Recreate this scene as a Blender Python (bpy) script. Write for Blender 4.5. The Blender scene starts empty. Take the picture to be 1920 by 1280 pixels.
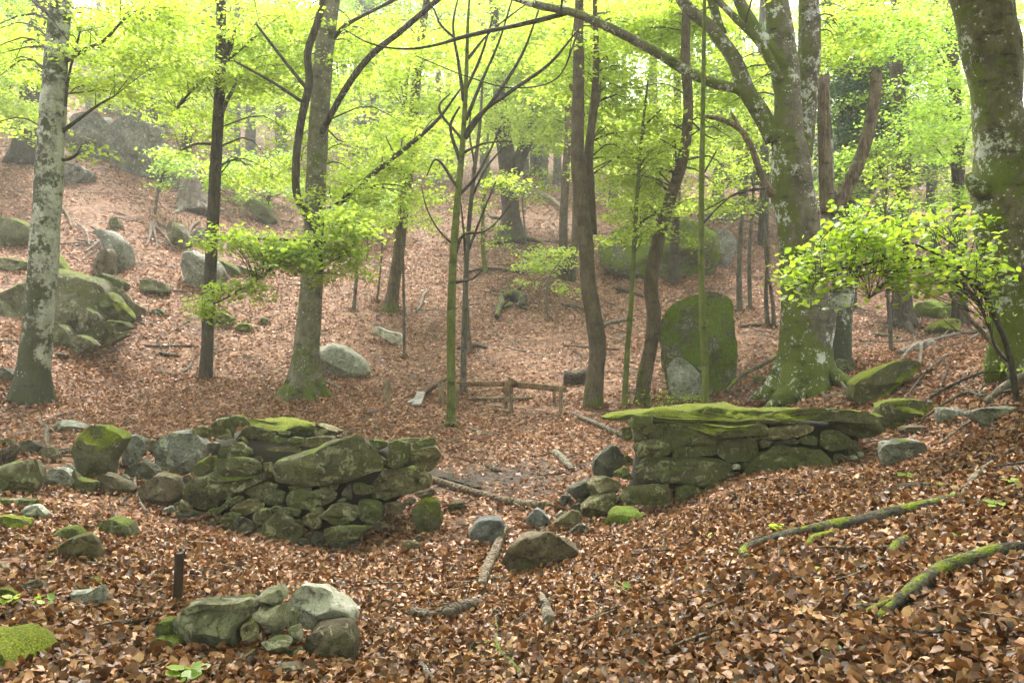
import bpy, math, random
import numpy as np
from mathutils import Vector

random.seed(7)
RNG = np.random.default_rng(7)
SC = bpy.context.scene
COL = SC.collection

# ------------------------------------------------------------------ camera
F = 1920 * 28 / 36.0                      # focal length in photo pixels
CAMZ = 1.6
PITCH = math.atan(40 / F)
cam_data = bpy.data.cameras.new('camera')
cam_data.lens = 28
cam_data.sensor_width = 36
cam_data.clip_start = 0.1
cam_data.clip_end = 600
cam = bpy.data.objects.new('camera', cam_data)
cam.location = (0, 0, CAMZ)
cam.rotation_euler = (math.pi / 2 - PITCH, 0, 0)
COL.objects.link(cam)
SC.camera = cam

# ------------------------------------------------------------------ light
SUN_EL, SUN_AZ = math.radians(58), math.radians(-12)      # azimuth from +Y, clockwise
world = bpy.data.worlds.new('World')
SC.world = world
world.use_nodes = True
wn, wl = world.node_tree.nodes, world.node_tree.links
wn.clear()
wo = wn.new('ShaderNodeOutputWorld')
bg = wn.new('ShaderNodeBackground')
sky = wn.new('ShaderNodeTexSky')
sky.sky_type = 'NISHITA'
sky.sun_disc = False
sky.sun_elevation = SUN_EL
sky.sun_rotation = SUN_AZ
sky.dust_density = 4.0
sky.air_density = 1.0
sky.ozone_density = 1.0
hs = wn.new('ShaderNodeHueSaturation')    # overcast: nearly colourless sky
hs.inputs['Saturation'].default_value = 0.12
wl.new(sky.outputs[0], hs.inputs['Color'])
wl.new(hs.outputs[0], bg.inputs['Color'])
bg.inputs['Strength'].default_value = 0.15
wl.new(bg.outputs[0], wo.inputs['Surface'])
sun_d = bpy.data.lights.new('sun', 'SUN')
sun_d.energy = 1.5
sun_d.angle = math.radians(10)
sun_d.color = (1.0, 0.95, 0.85)
sun = bpy.data.objects.new('sun', sun_d)
d = Vector((math.sin(SUN_AZ) * math.cos(SUN_EL), math.cos(SUN_AZ) * math.cos(SUN_EL), math.sin(SUN_EL)))
sun.rotation_euler = d.to_track_quat('Z', 'Y').to_euler()
sun.location = (0, 0, 60)
COL.objects.link(sun)
SC.view_settings.view_transform = 'Standard'
SC.view_settings.look = 'None'
SC.view_settings.exposure = 2.75
SC.view_settings.gamma = 1.0
SC.render.engine = 'CYCLES'
cy = SC.cycles
cy.max_bounces = 8
cy.diffuse_bounces = 4
cy.glossy_bounces = 2
cy.transmission_bounces = 4
cy.volume_bounces = 1
cy.transparent_max_bounces = 4
cy.caustics_reflective = cy.caustics_refractive = False
cy.sample_clamp_indirect = 6
cy.use_adaptive_sampling = True
cy.adaptive_threshold = 0.02
try:
    cy.use_denoising = True
    cy.denoiser = 'OPENIMAGEDENOISE'
    cy.denoising_prefilter = 'ACCURATE'
except Exception:
    pass
HAZE_DENSITY = 0.0016

# ------------------------------------------------------------------ projection helpers
FW = np.array((0, math.cos(PITCH), -math.sin(PITCH)))
UP = np.array((0, math.sin(PITCH), math.cos(PITCH)))
RT = np.array((1.0, 0, 0))
CAM = np.array((0, 0, CAMZ))


def ray(px, py):
    return FW + RT * ((px - 960) / F) + UP * ((640 - py) / F)


def W(px, py, Y):
    """world point seen at photo pixel (px, py) at distance Y along the ground axis"""
    r = ray(px, py)
    return CAM + r * (Y / r[1])


# ------------------------------------------------------------------ noise
def _hash(ix, iy, iz):
    h = (ix * 374761393 + iy * 668265263 + iz * 2147483647) & 0xFFFFFFFF
    h = ((h ^ (h >> 13)) * 1274126177) & 0xFFFFFFFF
    h = (h ^ (h >> 16)) & 0xFFFFFFFF
    return h / 4294967295.0


def vnoise(p):
    """value noise in -1..1 at points p (n,3)"""
    p = np.asarray(p, float)
    i = np.floor(p).astype(np.int64)
    f = p - i
    f = f * f * (3 - 2 * f)
    out = 0
    for dx in (0, 1):
        wx = f[:, 0] if dx else 1 - f[:, 0]
        for dy in (0, 1):
            wy = f[:, 1] if dy else 1 - f[:, 1]
            for dz in (0, 1):
                wz = f[:, 2] if dz else 1 - f[:, 2]
                out = out + wx * wy * wz * _hash(i[:, 0] + dx, i[:, 1] + dy, i[:, 2] + dz)
    return out * 2 - 1


def fnoise(p, oct=3):
    p = np.asarray(p, float)
    a, s, o = 1.0, 0, 0
    for k in range(oct):
        o = o + a * vnoise(p * 2 ** k + 17.3 * k)
        s += a
        a *= 0.5
    return o / s


# ------------------------------------------------------------------ terrain: thin plate spline through measured ground points
CTRL_PX = [
    # x, y (photo pixels), distance
    (900, 760, 15), (900, 700, 17.5), (900, 640, 20), (900, 560, 23.5), (900, 480, 28), (900, 420, 33), (900, 365, 42), (900, 325, 54),
    (200, 745, 14.3), (200, 700, 15.6), (200, 620, 17.3), (200, 540, 19.3), (200, 440, 22.5), (200, 350, 28), (200, 265, 37), (200, 200, 50),
    (0, 765, 12.8), (0, 690, 14), (0, 600, 16), (0, 480, 20), (0, 380, 24.5), (0, 300, 30), (0, 220, 42),
    (450, 740, 15), (450, 660, 17.6), (450, 560, 20.8), (450, 480, 24.5), (450, 400, 31), (450, 340, 40), (450, 280, 54),
    (1250, 760, 14.5), (1250, 700, 17), (1250, 640, 19.2), (1250, 560, 22.6), (1250, 480, 27), (1250, 420, 33), (1250, 370, 43), (1250, 325, 56),
    (1460, 760, 13), (1460, 700, 15), (1460, 650, 17.2), (1460, 580, 21), (1460, 500, 26.5), (1460, 430, 34), (1460, 380, 44), (1460, 335, 58),
    (1650, 640, 17.5), (1760, 610, 19.5), (1800, 565, 24), (1800, 490, 31), (1800, 420, 42), (1900, 350, 60),
    (1600, 745, 10.8), (1720, 665, 12.5), (1900, 660, 9.2), (1900, 800, 6.9), (1900, 950, 4.6), (1900, 1100, 3.4), (1900, 1280, 2.6),
    (1500, 1280, 2.95), (1500, 1100, 4.1), (1500, 960, 5.8), (1400, 905, 7.5), (1640, 868, 7.9), (1750, 800, 8.6),
    (1300, 948, 7.6), (1180, 990, 7.4), (1100, 1060, 6.0), (1200, 1150, 4.4), (1200, 1280, 3.2), (1320, 1050, 5.2),
    (900, 1280, 3.95), (850, 1150, 5.4), (850, 1080, 6.5), (800, 1010, 7.6), (700, 1035, 7.6), (1000, 1010, 7.5), (900, 905, 9.6), (960, 850, 11.3), (1000, 945, 8.6),
    (1060, 800, 13), (760, 800, 13), (600, 785, 13.2), (400, 790, 12.6), (200, 790, 12), (1150, 800, 12.4),
    (0, 1280, 3.2), (300, 1280, 3.4), (600, 1280, 3.45), (200, 1150, 4.4), (500, 1120, 5.0), (200, 1050, 5.6), (50, 950, 7.1), (450, 1020, 7.2),
    (600, 1032, 7.5), (300, 975, 7.6), (100, 900, 8.4), (40, 820, 10.6),
]
_c = [W(*t) for t in CTRL_PX]
_c += [np.array(t, float) for t in [
    (0, -10, .2), (-8, -5, .3), (8, -5, .6), (-9, 2, .5), (9, 2, 1.0), (-14, 8, 1.2), (14, 8, 2.2), (-18, 15, 3.0), (18, 15, 2.6),
    (0, 0, .05), (3, 1, .3), (-3, 1, .15), (-26, 25, 7.5), (26, 26, 4.5), (-40, 40, 14), (44, 42, 9), (-60, 20, 11), (60, 20, 6), (0, 80, 22), (-25, 80, 26), (28, 80, 20), (-50, 90, 34), (50, 90, 25),
    (0, 100, 30), (-60, -10, 6), (60, -10, 5)]]
CT = np.array(_c)


def _tpsU(r2):
    return np.where(r2 > 1e-12, r2 * np.log(np.maximum(r2, 1e-12)), 0)


# plain x,y would let the far points swamp the near ones: compress distance
def _warp(x, y):
    r = np.sqrt(x * x + y * y) + 1e-9
    k = np.log1p(r / 4.0) / r
    return np.stack([x * k * 4, y * k * 4], -1)


_P = _warp(CT[:, 0], CT[:, 1])
_n = len(_P)
_K = _tpsU(((_P[:, None] - _P[None]) ** 2).sum(-1)) + np.eye(_n) * 0.02
_A = np.zeros((_n + 3, _n + 3))
_A[:_n, :_n] = _K
_A[:_n, _n] = 1
_A[:_n, _n + 1:] = _P
_A[_n:, :_n] = _A[:_n, _n:].T
_w = np.linalg.solve(_A, np.concatenate([CT[:, 2], np.zeros(3)]))


def H(x, y):
    x = np.atleast_1d(np.asarray(x, float))
    y = np.atleast_1d(np.asarray(y, float))
    out = np.empty(len(x))
    for s in range(0, len(x), 40000):
        q = _warp(x[s:s + 40000], y[s:s + 40000])
        U = _tpsU(((q[:, None] - _P[None]) ** 2).sum(-1))
        out[s:s + 40000] = U @ _w[:_n] + _w[_n] + q @ _w[_n + 1:]
    p = np.stack([x, y, x * 0], -1)
    out += 0.05 * fnoise(p * 0.9, 3) * np.clip((y + 3) / 10, 0.3, 1) + 0.018 * fnoise(p * 4.0, 2)
    return out


def h1(x, y):
    return float(H(x, y)[0])


_TS = np.concatenate([np.linspace(2.2, 16, 140), np.linspace(16.15, 95, 300)])


def G(px, py):
    """where the view ray through a photo pixel meets the ground"""
    r = ray(px, py)
    P = CAM + r * (_TS / r[1])[:, None]
    below = P[:, 2] < H(P[:, 0], P[:, 1])
    k = int(np.argmax(below))
    if not below[k]:
        return P[-1]
    if k == 0:
        return P[0]
    a, b = _TS[k - 1], _TS[k]
    for _ in range(12):
        m = (a + b) / 2
        p = CAM + r * (m / r[1])
        if p[2] < h1(p[0], p[1]):
            b = m
        else:
            a = m
    p = CAM + r * (b / r[1])
    return p


# ------------------------------------------------------------------ mesh building
class MB:
    """collects vertices, faces and a per-vertex random value; builds ONE mesh object"""

    def __init__(s):
        s.v, s.f, s.m, s.r, s.n = [], [], [], [], 0

    def add(s, v, faces, mat=0, rnd=None):
        v = np.asarray(v, float)
        for f in faces:
            f = np.asarray(f, np.int64)
            if len(f):
                s.f.append(f + s.n)
                s.m.append(mat)
        s.v.append(v)
        s.r.append(np.zeros(len(v)) if rnd is None else np.asarray(rnd, float))
        s.n += len(v)

    def mesh(s, name, mats, origin=(0, 0, 0), smooth=True, sharp=0):
        me = bpy.data.meshes.new(name)
        v = np.concatenate(s.v) - np.asarray(origin, float)
        me.vertices.add(len(v))
        me.vertices.foreach_set('co', v.astype(np.float32).ravel())
        nl = sum(f.size for f in s.f)
        nf = sum(len(f) for f in s.f)
        me.loops.add(nl)
        me.polygons.add(nf)
        me.loops.foreach_set('vertex_index', np.concatenate([f.ravel() for f in s.f]).astype(np.int32))
        sizes = np.concatenate([np.full(len(f), f.shape[1]) for f in s.f])
        starts = np.concatenate([[0], np.cumsum(sizes)[:-1]])
        me.polygons.foreach_set('loop_start', starts.astype(np.int32))
        me.polygons.foreach_set('material_index', np.concatenate([np.full(len(f), m) for f, m in zip(s.f, s.m)]).astype(np.int32))
        me.polygons.foreach_set('use_smooth', np.full(nf, smooth, bool))
        at = me.attributes.new('rnd', 'FLOAT', 'POINT')
        at.data.foreach_set('value', np.concatenate(s.r).astype(np.float32))
        for m in (mats if isinstance(mats, (list, tuple)) else [mats]):
            me.materials.append(m)
        me.update(calc_edges=True)
        if sharp:
            me.set_sharp_from_angle(angle=math.radians(sharp))
        me.validate()
        return me


def tag(o, label=None, cat=None, group=None, kind=None):
    if label:
        o['label'] = label
    if cat:
        o['category'] = cat
    if group:
        o['group'] = group
    if kind:
        o['kind'] = kind
    return o


def obj(name, mb, mats, loc=(0, 0, 0), parent=None, smooth=True, sharp=0):
    """link mb (world coordinates) as one object with its origin at loc"""
    me = mb.mesh(name, mats, loc, smooth, sharp)
    o = bpy.data.objects.new(name, me)
    COL.objects.link(o)
    if parent is not None:
        o.parent = parent
        o.location = Vector(loc) - parent.location
    else:
        o.location = loc
    return o


def thing(name, loc, label, cat, group=None):
    o = bpy.data.objects.new(name, None)
    o.empty_display_size = 0.2
    o.location = loc
    COL.objects.link(o)
    return tag(o, label, cat, group)


def catmull(P, m):
    """smooth curve through P, spaced by chord length so that uneven points do not overshoot"""
    P = np.asarray(P, float)
    n = len(P)
    if n == 2:
        t = np.linspace(0, 1, m)[:, None]
        return P[0] * (1 - t) + P[1] * t
    d = np.maximum(np.linalg.norm(np.diff(P[:, :3], axis=0), axis=1), 1e-6)
    s = np.concatenate([[0], np.cumsum(d)])
    sl = np.diff(P, axis=0) / d[:, None]
    T = np.empty_like(P)
    T[1:-1] = (sl[:-1] * d[1:, None] + sl[1:] * d[:-1, None]) / (d[1:] + d[:-1])[:, None]
    T[0], T[-1] = sl[0], sl[-1]
    t = np.linspace(0, s[-1], m)
    k = np.clip(np.searchsorted(s, t, side='right') - 1, 0, n - 2)
    h = d[k][:, None]
    u = (t - s[k])[:, None] / h
    return ((2 * u ** 3 - 3 * u ** 2 + 1) * P[k] + (u ** 3 - 2 * u ** 2 + u) * h * T[k]
            + (-2 * u ** 3 + 3 * u ** 2) * P[k + 1] + (u ** 3 - u ** 2) * h * T[k + 1])


def tube(mb, P, R, k=8, m=None, rough=0.06, freq=3.0, mat=0, cap=True, flare=0, lobes=5, bumps=0, jag=0, seed=0.0):
    """tapered limb along P with radii R; flare widens the foot into root lobes"""
    P = np.asarray(P, float)
    R = np.asarray(R, float)
    if m is None:
        m = max(len(P), 2)
    Q = catmull(np.column_stack([P, R]), m)
    C, r = Q[:, :3], np.maximum(Q[:, 3], 0.0015)
    T = np.gradient(C, axis=0)
    T /= np.linalg.norm(T, axis=1)[:, None] + 1e-12
    a = np.array((1.0, 0, 0)) if abs(T[0][0]) < 0.8 else np.array((0, 1.0, 0))
    ang = np.linspace(0, 2 * np.pi, k, endpoint=False)
    rings = []
    for i in range(m):
        a = a - T[i] * a.dot(T[i])
        a /= np.linalg.norm(a)
        b = np.cross(T[i], a)
        rings.append(np.cos(ang)[:, None] * a + np.sin(ang)[:, None] * b)
    D = np.array(rings)
    rr = np.repeat(r[:, None], k, 1)
    if flare:
        hgt = np.concatenate([[0], np.cumsum(np.linalg.norm(np.diff(C, axis=0), axis=1))])
        r0 = r[min(m - 1, m // 2)]
        fl = np.exp(-hgt / (r0 * 1.7))[:, None] * flare
        fl2 = np.exp(-hgt / (r0 * 4.5))[:, None] * flare * 0.25
        rr = rr * (1 + fl * (0.45 + 0.55 * np.cos(lobes * ang + seed)[None]) + fl2 * (0.6 + 0.4 * np.cos(lobes * ang + seed)[None]))
    V = C[:, None] + D * rr[..., None]
    if rough:
        nn = fnoise(V.reshape(-1, 3) * freq + seed * 3.1, 3).reshape(m, k)
        V = V + D * (rr * rough * nn * 2)[..., None]
    if bumps:
        nb = np.maximum(fnoise(V.reshape(-1, 3) * 1.7 + seed + 50, 2).reshape(m, k) - 0.25, 0)
        V = V + D * (rr * bumps * nb)[..., None]
    if jag:
        V[-1] += T[-1] * (np.abs(RNG.normal(0, jag * 1.6, (k, 1))))
        V[-1] = C[-1] + (V[-1] - C[-1]) * RNG.uniform(.55, 1.0, (k, 1))
    V = V.reshape(-1, 3)
    i, j = np.meshgrid(np.arange(m - 1), np.arange(k), indexing='ij')
    j2 = (j + 1) % k
    quads = np.stack([i * k + j, i * k + j2, (i + 1) * k + j2, (i + 1) * k + j], -1).reshape(-1, 4)
    if cap:
        base = m * k
        V = np.vstack([V, C[0], C[-1]])
        jj = np.arange(k)
        tri = np.concatenate([np.stack([np.full(k, base), (jj + 1) % k, jj], -1),
                              np.stack([np.full(k, base + 1), (m - 1) * k + jj, (m - 1) * k + (jj + 1) % k], -1)])
        mb.add(V, [quads, tri], mat, np.zeros(len(V)))
    else:
        mb.add(V, [quads], mat)
    return C, r


def leaves(mb, C, size, pitch=(-.2, .35), roll=.45, near=False, mat=0, width=.62, curl=.25, rng=RNG, upm=False):
    """leaf blades: near = two folded halves with a pointed oval outline, else one folded quad"""
    n = len(C)
    a = rng.uniform(0, 2 * np.pi, n)
    p = rng.normal(pitch[0], pitch[1], n)
    ro = rng.normal(0, roll, n)
    D = np.stack([np.cos(a) * np.cos(p), np.sin(a) * np.cos(p), np.sin(p)], -1)
    S0 = np.stack([-np.sin(a), np.cos(a), np.zeros(n)], -1)
    N0 = np.cross(D, S0)
    S = S0 * np.cos(ro)[:, None] + N0 * np.sin(ro)[:, None]
    N = np.cross(D, S)
    L = (size * rng.uniform(.55, 1.35, n))[:, None]
    Wd = L * width * 0.5
    cu = (L * curl * rng.uniform(-.3, 1, n)[:, None])
    rv = rng.uniform(0, 1, n)
    if near:
        b2 = L * curl * rng.normal(.15, .35, n)[:, None]          # lengthwise arch
        s1, s2 = rng.normal(.5, .45, (2, n, 1))                    # each half curls its own way
        v = np.stack([C - D * L * .5 - N * b2 * .5, C + D * L * .04 + N * b2 * .2, C + D * L * .5 - N * b2 * .6,
                      C - D * L * .2 + S * Wd + N * cu * s1, C + D * L * .2 + S * Wd * .88 + N * cu * s1,
                      C - D * L * .2 - S * Wd + N * cu * s2, C + D * L * .2 - S * Wd * .88 + N * cu * s2], 1).reshape(-1, 3)
        b = np.arange(n)[:, None] * 7
        mb.add(v, [np.concatenate([b + np.array(t) for t in ([0, 3, 1], [3, 4, 1], [4, 2, 1], [0, 1, 5], [5, 1, 6], [6, 1, 2])])], mat, np.repeat(rv, 7))
    else:
        v = np.stack([C - D * L * .5, C + S * Wd + N * cu * .4, C + D * L * .5, C - S * Wd + N * cu * .4], 1).reshape(-1, 3)
        b = np.arange(n)[:, None] * 4
        mb.add(v, [b + np.array([0, 1, 2, 3])], mat, np.repeat(rv, 4))


# ------------------------------------------------------------------ materials
class NT:
    def __init__(s, name):
        s.mat = bpy.data.materials.new(name)
        s.mat.use_nodes = True
        s.t = s.mat.node_tree
        s.t.nodes.clear()
        s.out = s.t.nodes.new('ShaderNodeOutputMaterial')
        s.pos = s.n('ShaderNodeNewGeometry')

    def n(s, typ, **kw):
        nd = s.t.nodes.new(typ)
        for k, v in kw.items():
            setattr(nd, k, v)
        return nd

    def l(s, a, b):
        s.t.links.new(a, b)

    def setin(s, nd, key, val):
        if hasattr(val, 'is_linked') or isinstance(val, bpy.types.NodeSocket):
            s.l(val, nd.inputs[key])
        else:
            if isinstance(val, (tuple, list)) and len(val) == 3:
                try:
                    nd.inputs[key].default_value = (*val, 1)
                    return
                except Exception:
                    pass
            nd.inputs[key].default_value = val

    def noise(s, scale, detail=4, rough=.55, vec=None, dist=0.0):
        nd = s.n('ShaderNodeTexNoise')
        nd.inputs['Scale'].default_value = scale
        nd.inputs['Detail'].default_value = detail
        nd.inputs['Roughness'].default_value = rough
        nd.inputs['Distortion'].default_value = dist
        s.l(vec if vec is not None else s.pos.outputs['Position'], nd.inputs['Vector'])
        return nd.outputs[0]

    def vor(s, scale, feature='F1', out=0, vec=None):
        nd = s.n('ShaderNodeTexVoronoi', feature=feature)
        nd.inputs['Scale'].default_value = scale
        s.l(vec if vec is not None else s.pos.outputs['Position'], nd.inputs['Vector'])
        return nd.outputs[out]

    def mix(s, fac, a, b):
        nd = s.n('ShaderNodeMix', data_type='RGBA')
        s.setin(nd, 0, fac)
        for i, v in ((6, a), (7, b)):
            if isinstance(v, tuple):
                nd.inputs[i].default_value = (*v[:3], 1)
            else:
                s.l(v, nd.inputs[i])
        return nd.outputs[2]

    def math(s, op, a, b=0.0, clamp=False):
        nd = s.n('ShaderNodeMath', operation=op, use_clamp=clamp)
        s.setin(nd, 0, a)
        s.setin(nd, 1, b)
        return nd.outputs[0]

    def step(s, x, lo, hi):
        nd = s.n('ShaderNodeMapRange', interpolation_type='SMOOTHSTEP')
        s.setin(nd, 0, x)
        nd.inputs[1].default_value = lo
        nd.inputs[2].default_value = hi
        return nd.outputs[0]

    def bump(s, h, strength=.5, dist=.02, normal=None):
        nd = s.n('ShaderNodeBump')
        nd.inputs['Strength'].default_value = strength
        nd.inputs['Distance'].default_value = dist
        s.l(h, nd.inputs['Height'])
        if normal is not None:
            s.l(normal, nd.inputs['Normal'])
        return nd.outputs[0]

    def bsdf(s, color, rough=.85, normal=None, spec=.3):
        b = s.n('ShaderNodeBsdfPrincipled')
        s.setin(b, 'Base Color', color)
        s.setin(b, 'Roughness', rough)
        b.inputs['Specular IOR Level'].default_value = spec
        if normal is not None:
            s.l(normal, b.inputs['Normal'])
        s.l(b.outputs[0], s.out.inputs['Surface'])
        return s.mat

    def nz(s):
        sx = s.n('ShaderNodeSeparateXYZ')
        s.l(s.pos.outputs['Normal'], sx.inputs[0])
        return sx.outputs[2]

    def objz(s):
        tc = s.n('ShaderNodeTexCoord')
        sx = s.n('ShaderNodeSeparateXYZ')
        s.l(tc.outputs['Object'], sx.inputs[0])
        return sx.outputs[2]

    def rnd(s):
        nd = s.n('ShaderNodeAttribute', attribute_name='rnd')
        return nd.outputs['Fac']

    def ramp(s, fac, stops):
        nd = s.n('ShaderNodeValToRGB')
        cr = nd.color_ramp
        while len(cr.elements) < len(stops):
            cr.elements.new(0.5)
        for e, (p, c) in zip(cr.elements, stops):
            e.position = p
            e.color = (*c, 1)
        s.l(fac, nd.inputs[0])
        return nd.outputs[0]


def bark(name, c1, c2, lichen=0.0, moss=0.0, lcol=(.50, .52, .46), mosscol=(.075, .095, .010), basemoss=0.0, ridges=0.0, spots=0.0, mside=None, mnz=.22):
    t = NT(name)
    mp = t.n('ShaderNodeMapping')
    mp.inputs['Scale'].default_value = (1, 1, .6)
    t.l(t.pos.outputs['Position'], mp.inputs[0])
    v = mp.outputs[0]
    n1 = t.noise(7, 6, .65, v)
    col = t.mix(t.step(n1, .35, .65), c1, c2)
    fine = t.noise(45, 4, .7, v)
    col = t.mix(t.math('MULTIPLY', t.step(fine, .45, .75), .55), col, tuple(x * .45 for x in c1))
    if moss or basemoss:
        n2 = t.math('ADD', t.math('MULTIPLY', t.noise(2.2, 6, .7), .55), t.math('MULTIPLY', t.noise(9, 6, .75), .45))
        f = t.math('ADD', n2, moss - .5)
        if mside is not None:
            sx = t.n('ShaderNodeSeparateXYZ')
            t.l(t.pos.outputs['Normal'], sx.inputs[0])
            f = t.math('ADD', f, t.math('MULTIPLY', sx.outputs[0], mside))
        f = t.math('ADD', f, t.math('MULTIPLY', t.nz(), mnz))
        if basemoss:
            g = t.n('ShaderNodeMapRange')
            t.setin(g, 0, t.objz())
            g.inputs[1].default_value = 0
            g.inputs[2].default_value = 1.1
            g.inputs[3].default_value = basemoss
            g.inputs[4].default_value = 0
            f = t.math('ADD', f, g.outputs[0])
        mfine = t.noise(60, 3, .7)
        mc = t.mix(mfine, tuple(x * .55 for x in mosscol), tuple(x * 1.6 for x in mosscol))
        col = t.mix(t.math('MULTIPLY', t.step(f, .475, .545), .92), col, mc)
    if lichen:
        n3 = t.math('ADD', t.math('MULTIPLY', t.noise(2.4, 5, .6), .5), t.math('MULTIPLY', t.noise(13, 8, .78), .5))
        lc = t.mix(t.noise(30, 3), tuple(x * .6 for x in lcol), lcol)
        col = t.mix(t.step(n3, .60 - lichen * .25, .625 - lichen * .25), col, lc)
    if spots:
        n4 = t.vor(16)
        n5 = t.noise(4, 3)
        f = t.math('MULTIPLY', t.step(n4, .22, .12), t.step(n5, .60 - spots, .66 - spots))
        col = t.mix(f, col, (.46, .47, .40))
    # branch scars, eyes and stain bands of the bark
    mp3 = t.n('ShaderNodeMapping')
    mp3.inputs['Scale'].default_value = (1, 1, 2.6)
    t.l(t.pos.outputs['Position'], mp3.inputs[0])
    bands = t.noise(3.5, 6, .75, mp3.outputs[0])
    col = t.mix(t.math('MULTIPLY', t.step(bands, .54, .66), .6), col, tuple(x * .35 for x in c1))
    hh = t.math('ADD', t.math('MULTIPLY', n1, 1.0), t.math('MULTIPLY', fine, .5))
    hh = t.math('SUBTRACT', hh, t.math('MULTIPLY', t.step(bands, .54, .66), .5))
    if ridges:
        mp2 = t.n('ShaderNodeMapping')
        mp2.inputs['Scale'].default_value = (1, 1, .12)
        t.l(t.pos.outputs['Position'], mp2.inputs[0])
        rg = t.vor(18, 'DISTANCE_TO_EDGE', 0, mp2.outputs[0])
        hh = t.math('ADD', hh, t.math('MULTIPLY', t.step(rg, 0, .25), ridges))
    return t.bsdf(col, .9, t.bump(hh, .9, .05), .2)


def stone(name, c1, c2, lich=.3, moss=.3, lcol=(.30, .29, .19), mosscol=(.085, .11, .008), green=.2, crack=.4, rough=.9, mossup=.5, spec=.25):
    """weathered granite: mottled base, green film, pale crusts, moss cushions on top faces"""
    t = NT(name)
    big = t.noise(3.2, 6, .65)
    col = t.mix(t.step(big, .35, .65), c1, c2)
    grain = t.noise(34, 6, .8)
    mid = t.noise(14, 6, .7)
    col = t.mix(t.math('MULTIPLY', t.step(mid, .48, .66), .8), col, tuple(x * .28 for x in c1))
    gf = t.noise(2.1, 5, .7, dist=.4)
    col = t.mix(t.math('MULTIPLY', t.step(gf, .62 - green * .5, .85 - green * .5), .75), col, (.085, .095, .028))
    lf = t.noise(8.5, 8, .75, dist=.8)
    col = t.mix(t.math('MULTIPLY', t.step(lf, .635 - lich * .25, .655 - lich * .25), .85), col, t.mix(grain, tuple(x * .6 for x in lcol), tuple(min(1, x * 1.35) for x in lcol)))
    col = t.mix(t.math('MULTIPLY', t.step(grain, .56, .70), .55), col, tuple(min(1, x * 2.3) for x in c2))
    col = t.mix(t.math('MULTIPLY', t.step(grain, .45, .34), .85), col, (.016, .015, .010))
    ck = t.vor(2.4, 'DISTANCE_TO_EDGE')
    ckm = t.math('MULTIPLY', t.step(ck, .025, 0), t.step(mid, .45, .6))
    mo = t.math('ADD', t.noise(3.0, 6, .7), t.math('MULTIPLY', t.nz(), mossup))
    mo = t.math('ADD', mo, moss - .62 - mossup * .35)
    mf = t.step(t.math('ADD', mo, t.math('MULTIPLY', t.math('SUBTRACT', grain, .5), .35)), .44, .52)
    mn = t.noise(95, 3, .75)
    mc = t.mix(t.step(mn, .3, .75), tuple(x * .35 for x in mosscol), tuple(x * 1.9 for x in mosscol))
    mc = t.mix(t.step(t.noise(6, 3), .45, .7), mc, t.mix(mn, (.05, .075, .008), (.15, .16, .015)))
    col = t.mix(t.math('MULTIPLY', mf, .95), col, mc)
    hh = t.math('ADD', t.math('MULTIPLY', mid, 1.0), t.math('MULTIPLY', grain, .8))
    hh = t.math('SUBTRACT', hh, t.math('MULTIPLY', ckm, crack))
    hh = t.math('ADD', hh, t.math('MULTIPLY', mf, t.math('ADD', .35, t.math('MULTIPLY', mn, .9))))
    return t.bsdf(col, rough, t.bump(hh, .9, .035), spec)


def leafmat(name, stops, trans=.5, gain=1.0, vary=0.0):
    t = NT(name)
    c = t.ramp(t.rnd(), stops)
    if vary:
        vn = t.noise(55, 4, .7)
        c = t.mix(t.math('MULTIPLY', t.step(vn, .45, .75), vary), c, tuple(x * .5 for x in stops[0][1]))
    d = t.n('ShaderNodeBsdfDiffuse')
    t.l(c, d.inputs[0])
    tr = t.n('ShaderNodeBsdfTranslucent')
    hsv = t.n('ShaderNodeHueSaturation')
    hsv.inputs['Saturation'].default_value = 1.05
    hsv.inputs['Value'].default_value = 1.35 * gain
    t.l(c, hsv.inputs['Color'])
    t.l(hsv.outputs[0], tr.inputs[0])
    m = t.n('ShaderNodeMixShader')
    m.inputs[0].default_value = trans
    t.l(d.outputs[0], m.inputs[1])
    t.l(tr.outputs[0], m.inputs[2])
    g = t.n('ShaderNodeBsdfGlossy')
    g.inputs['Roughness'].default_value = .45
    g.inputs['Color'].default_value = (1, 1, 1, 1)
    m2 = t.n('ShaderNodeMixShader')
    m2.inputs[0].default_value = .035
    t.l(m.outputs[0], m2.inputs[1])
    t.l(g.outputs[0], m2.inputs[2])
    t.l(m2.outputs[0], t.out.inputs['Surface'])
    return t.mat


M = {}
M['leaf'] = leafmat('beech_leaf', [(0, (.175, .265, .028)), (.5, (.30, .395, .046)), (1, (.43, .51, .10))], .62)
M['leaf_green'] = leafmat('fresh_leaf', [(0, (.13, .22, .020)), (.5, (.23, .33, .030)), (1, (.38, .46, .060))], .58)
M['leaf_mid'] = leafmat('spring_leaf', [(0, (.12, .225, .026)), (.5, (.22, .34, .042)), (1, (.34, .46, .09))], .6)
M['leaf_dark'] = leafmat('ivy_leaf', [(0, (.012, .035, .012)), (.6, (.03, .065, .022)), (1, (.06, .10, .035))], .15)
M['leaf_holly'] = leafmat('evergreen_leaf', [(0, (.02, .055, .02)), (.6, (.045, .095, .03)), (1, (.10, .16, .06))], .25)
M['moss'] = leafmat('moss_tuft', [(0, (.030, .040, .006)), (.4, (.085, .105, .008)), (.8, (.16, .18, .010)), (1, (.22, .20, .03))], .3)
M['moss_dark'] = leafmat('dark_moss_tuft', [(0, (.035, .06, .007)), (.5, (.12, .18, .015)), (1, (.24, .30, .04))], .3)
M['litter'] = leafmat('dry_leaf', [(0, (.040, .017, .008)), (.3, (.105, .044, .018)), (.6, (.20, .084, .030)), (.88, (.31, .145, .058)), (1, (.45, .27, .14))], .10, vary=.6)
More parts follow.
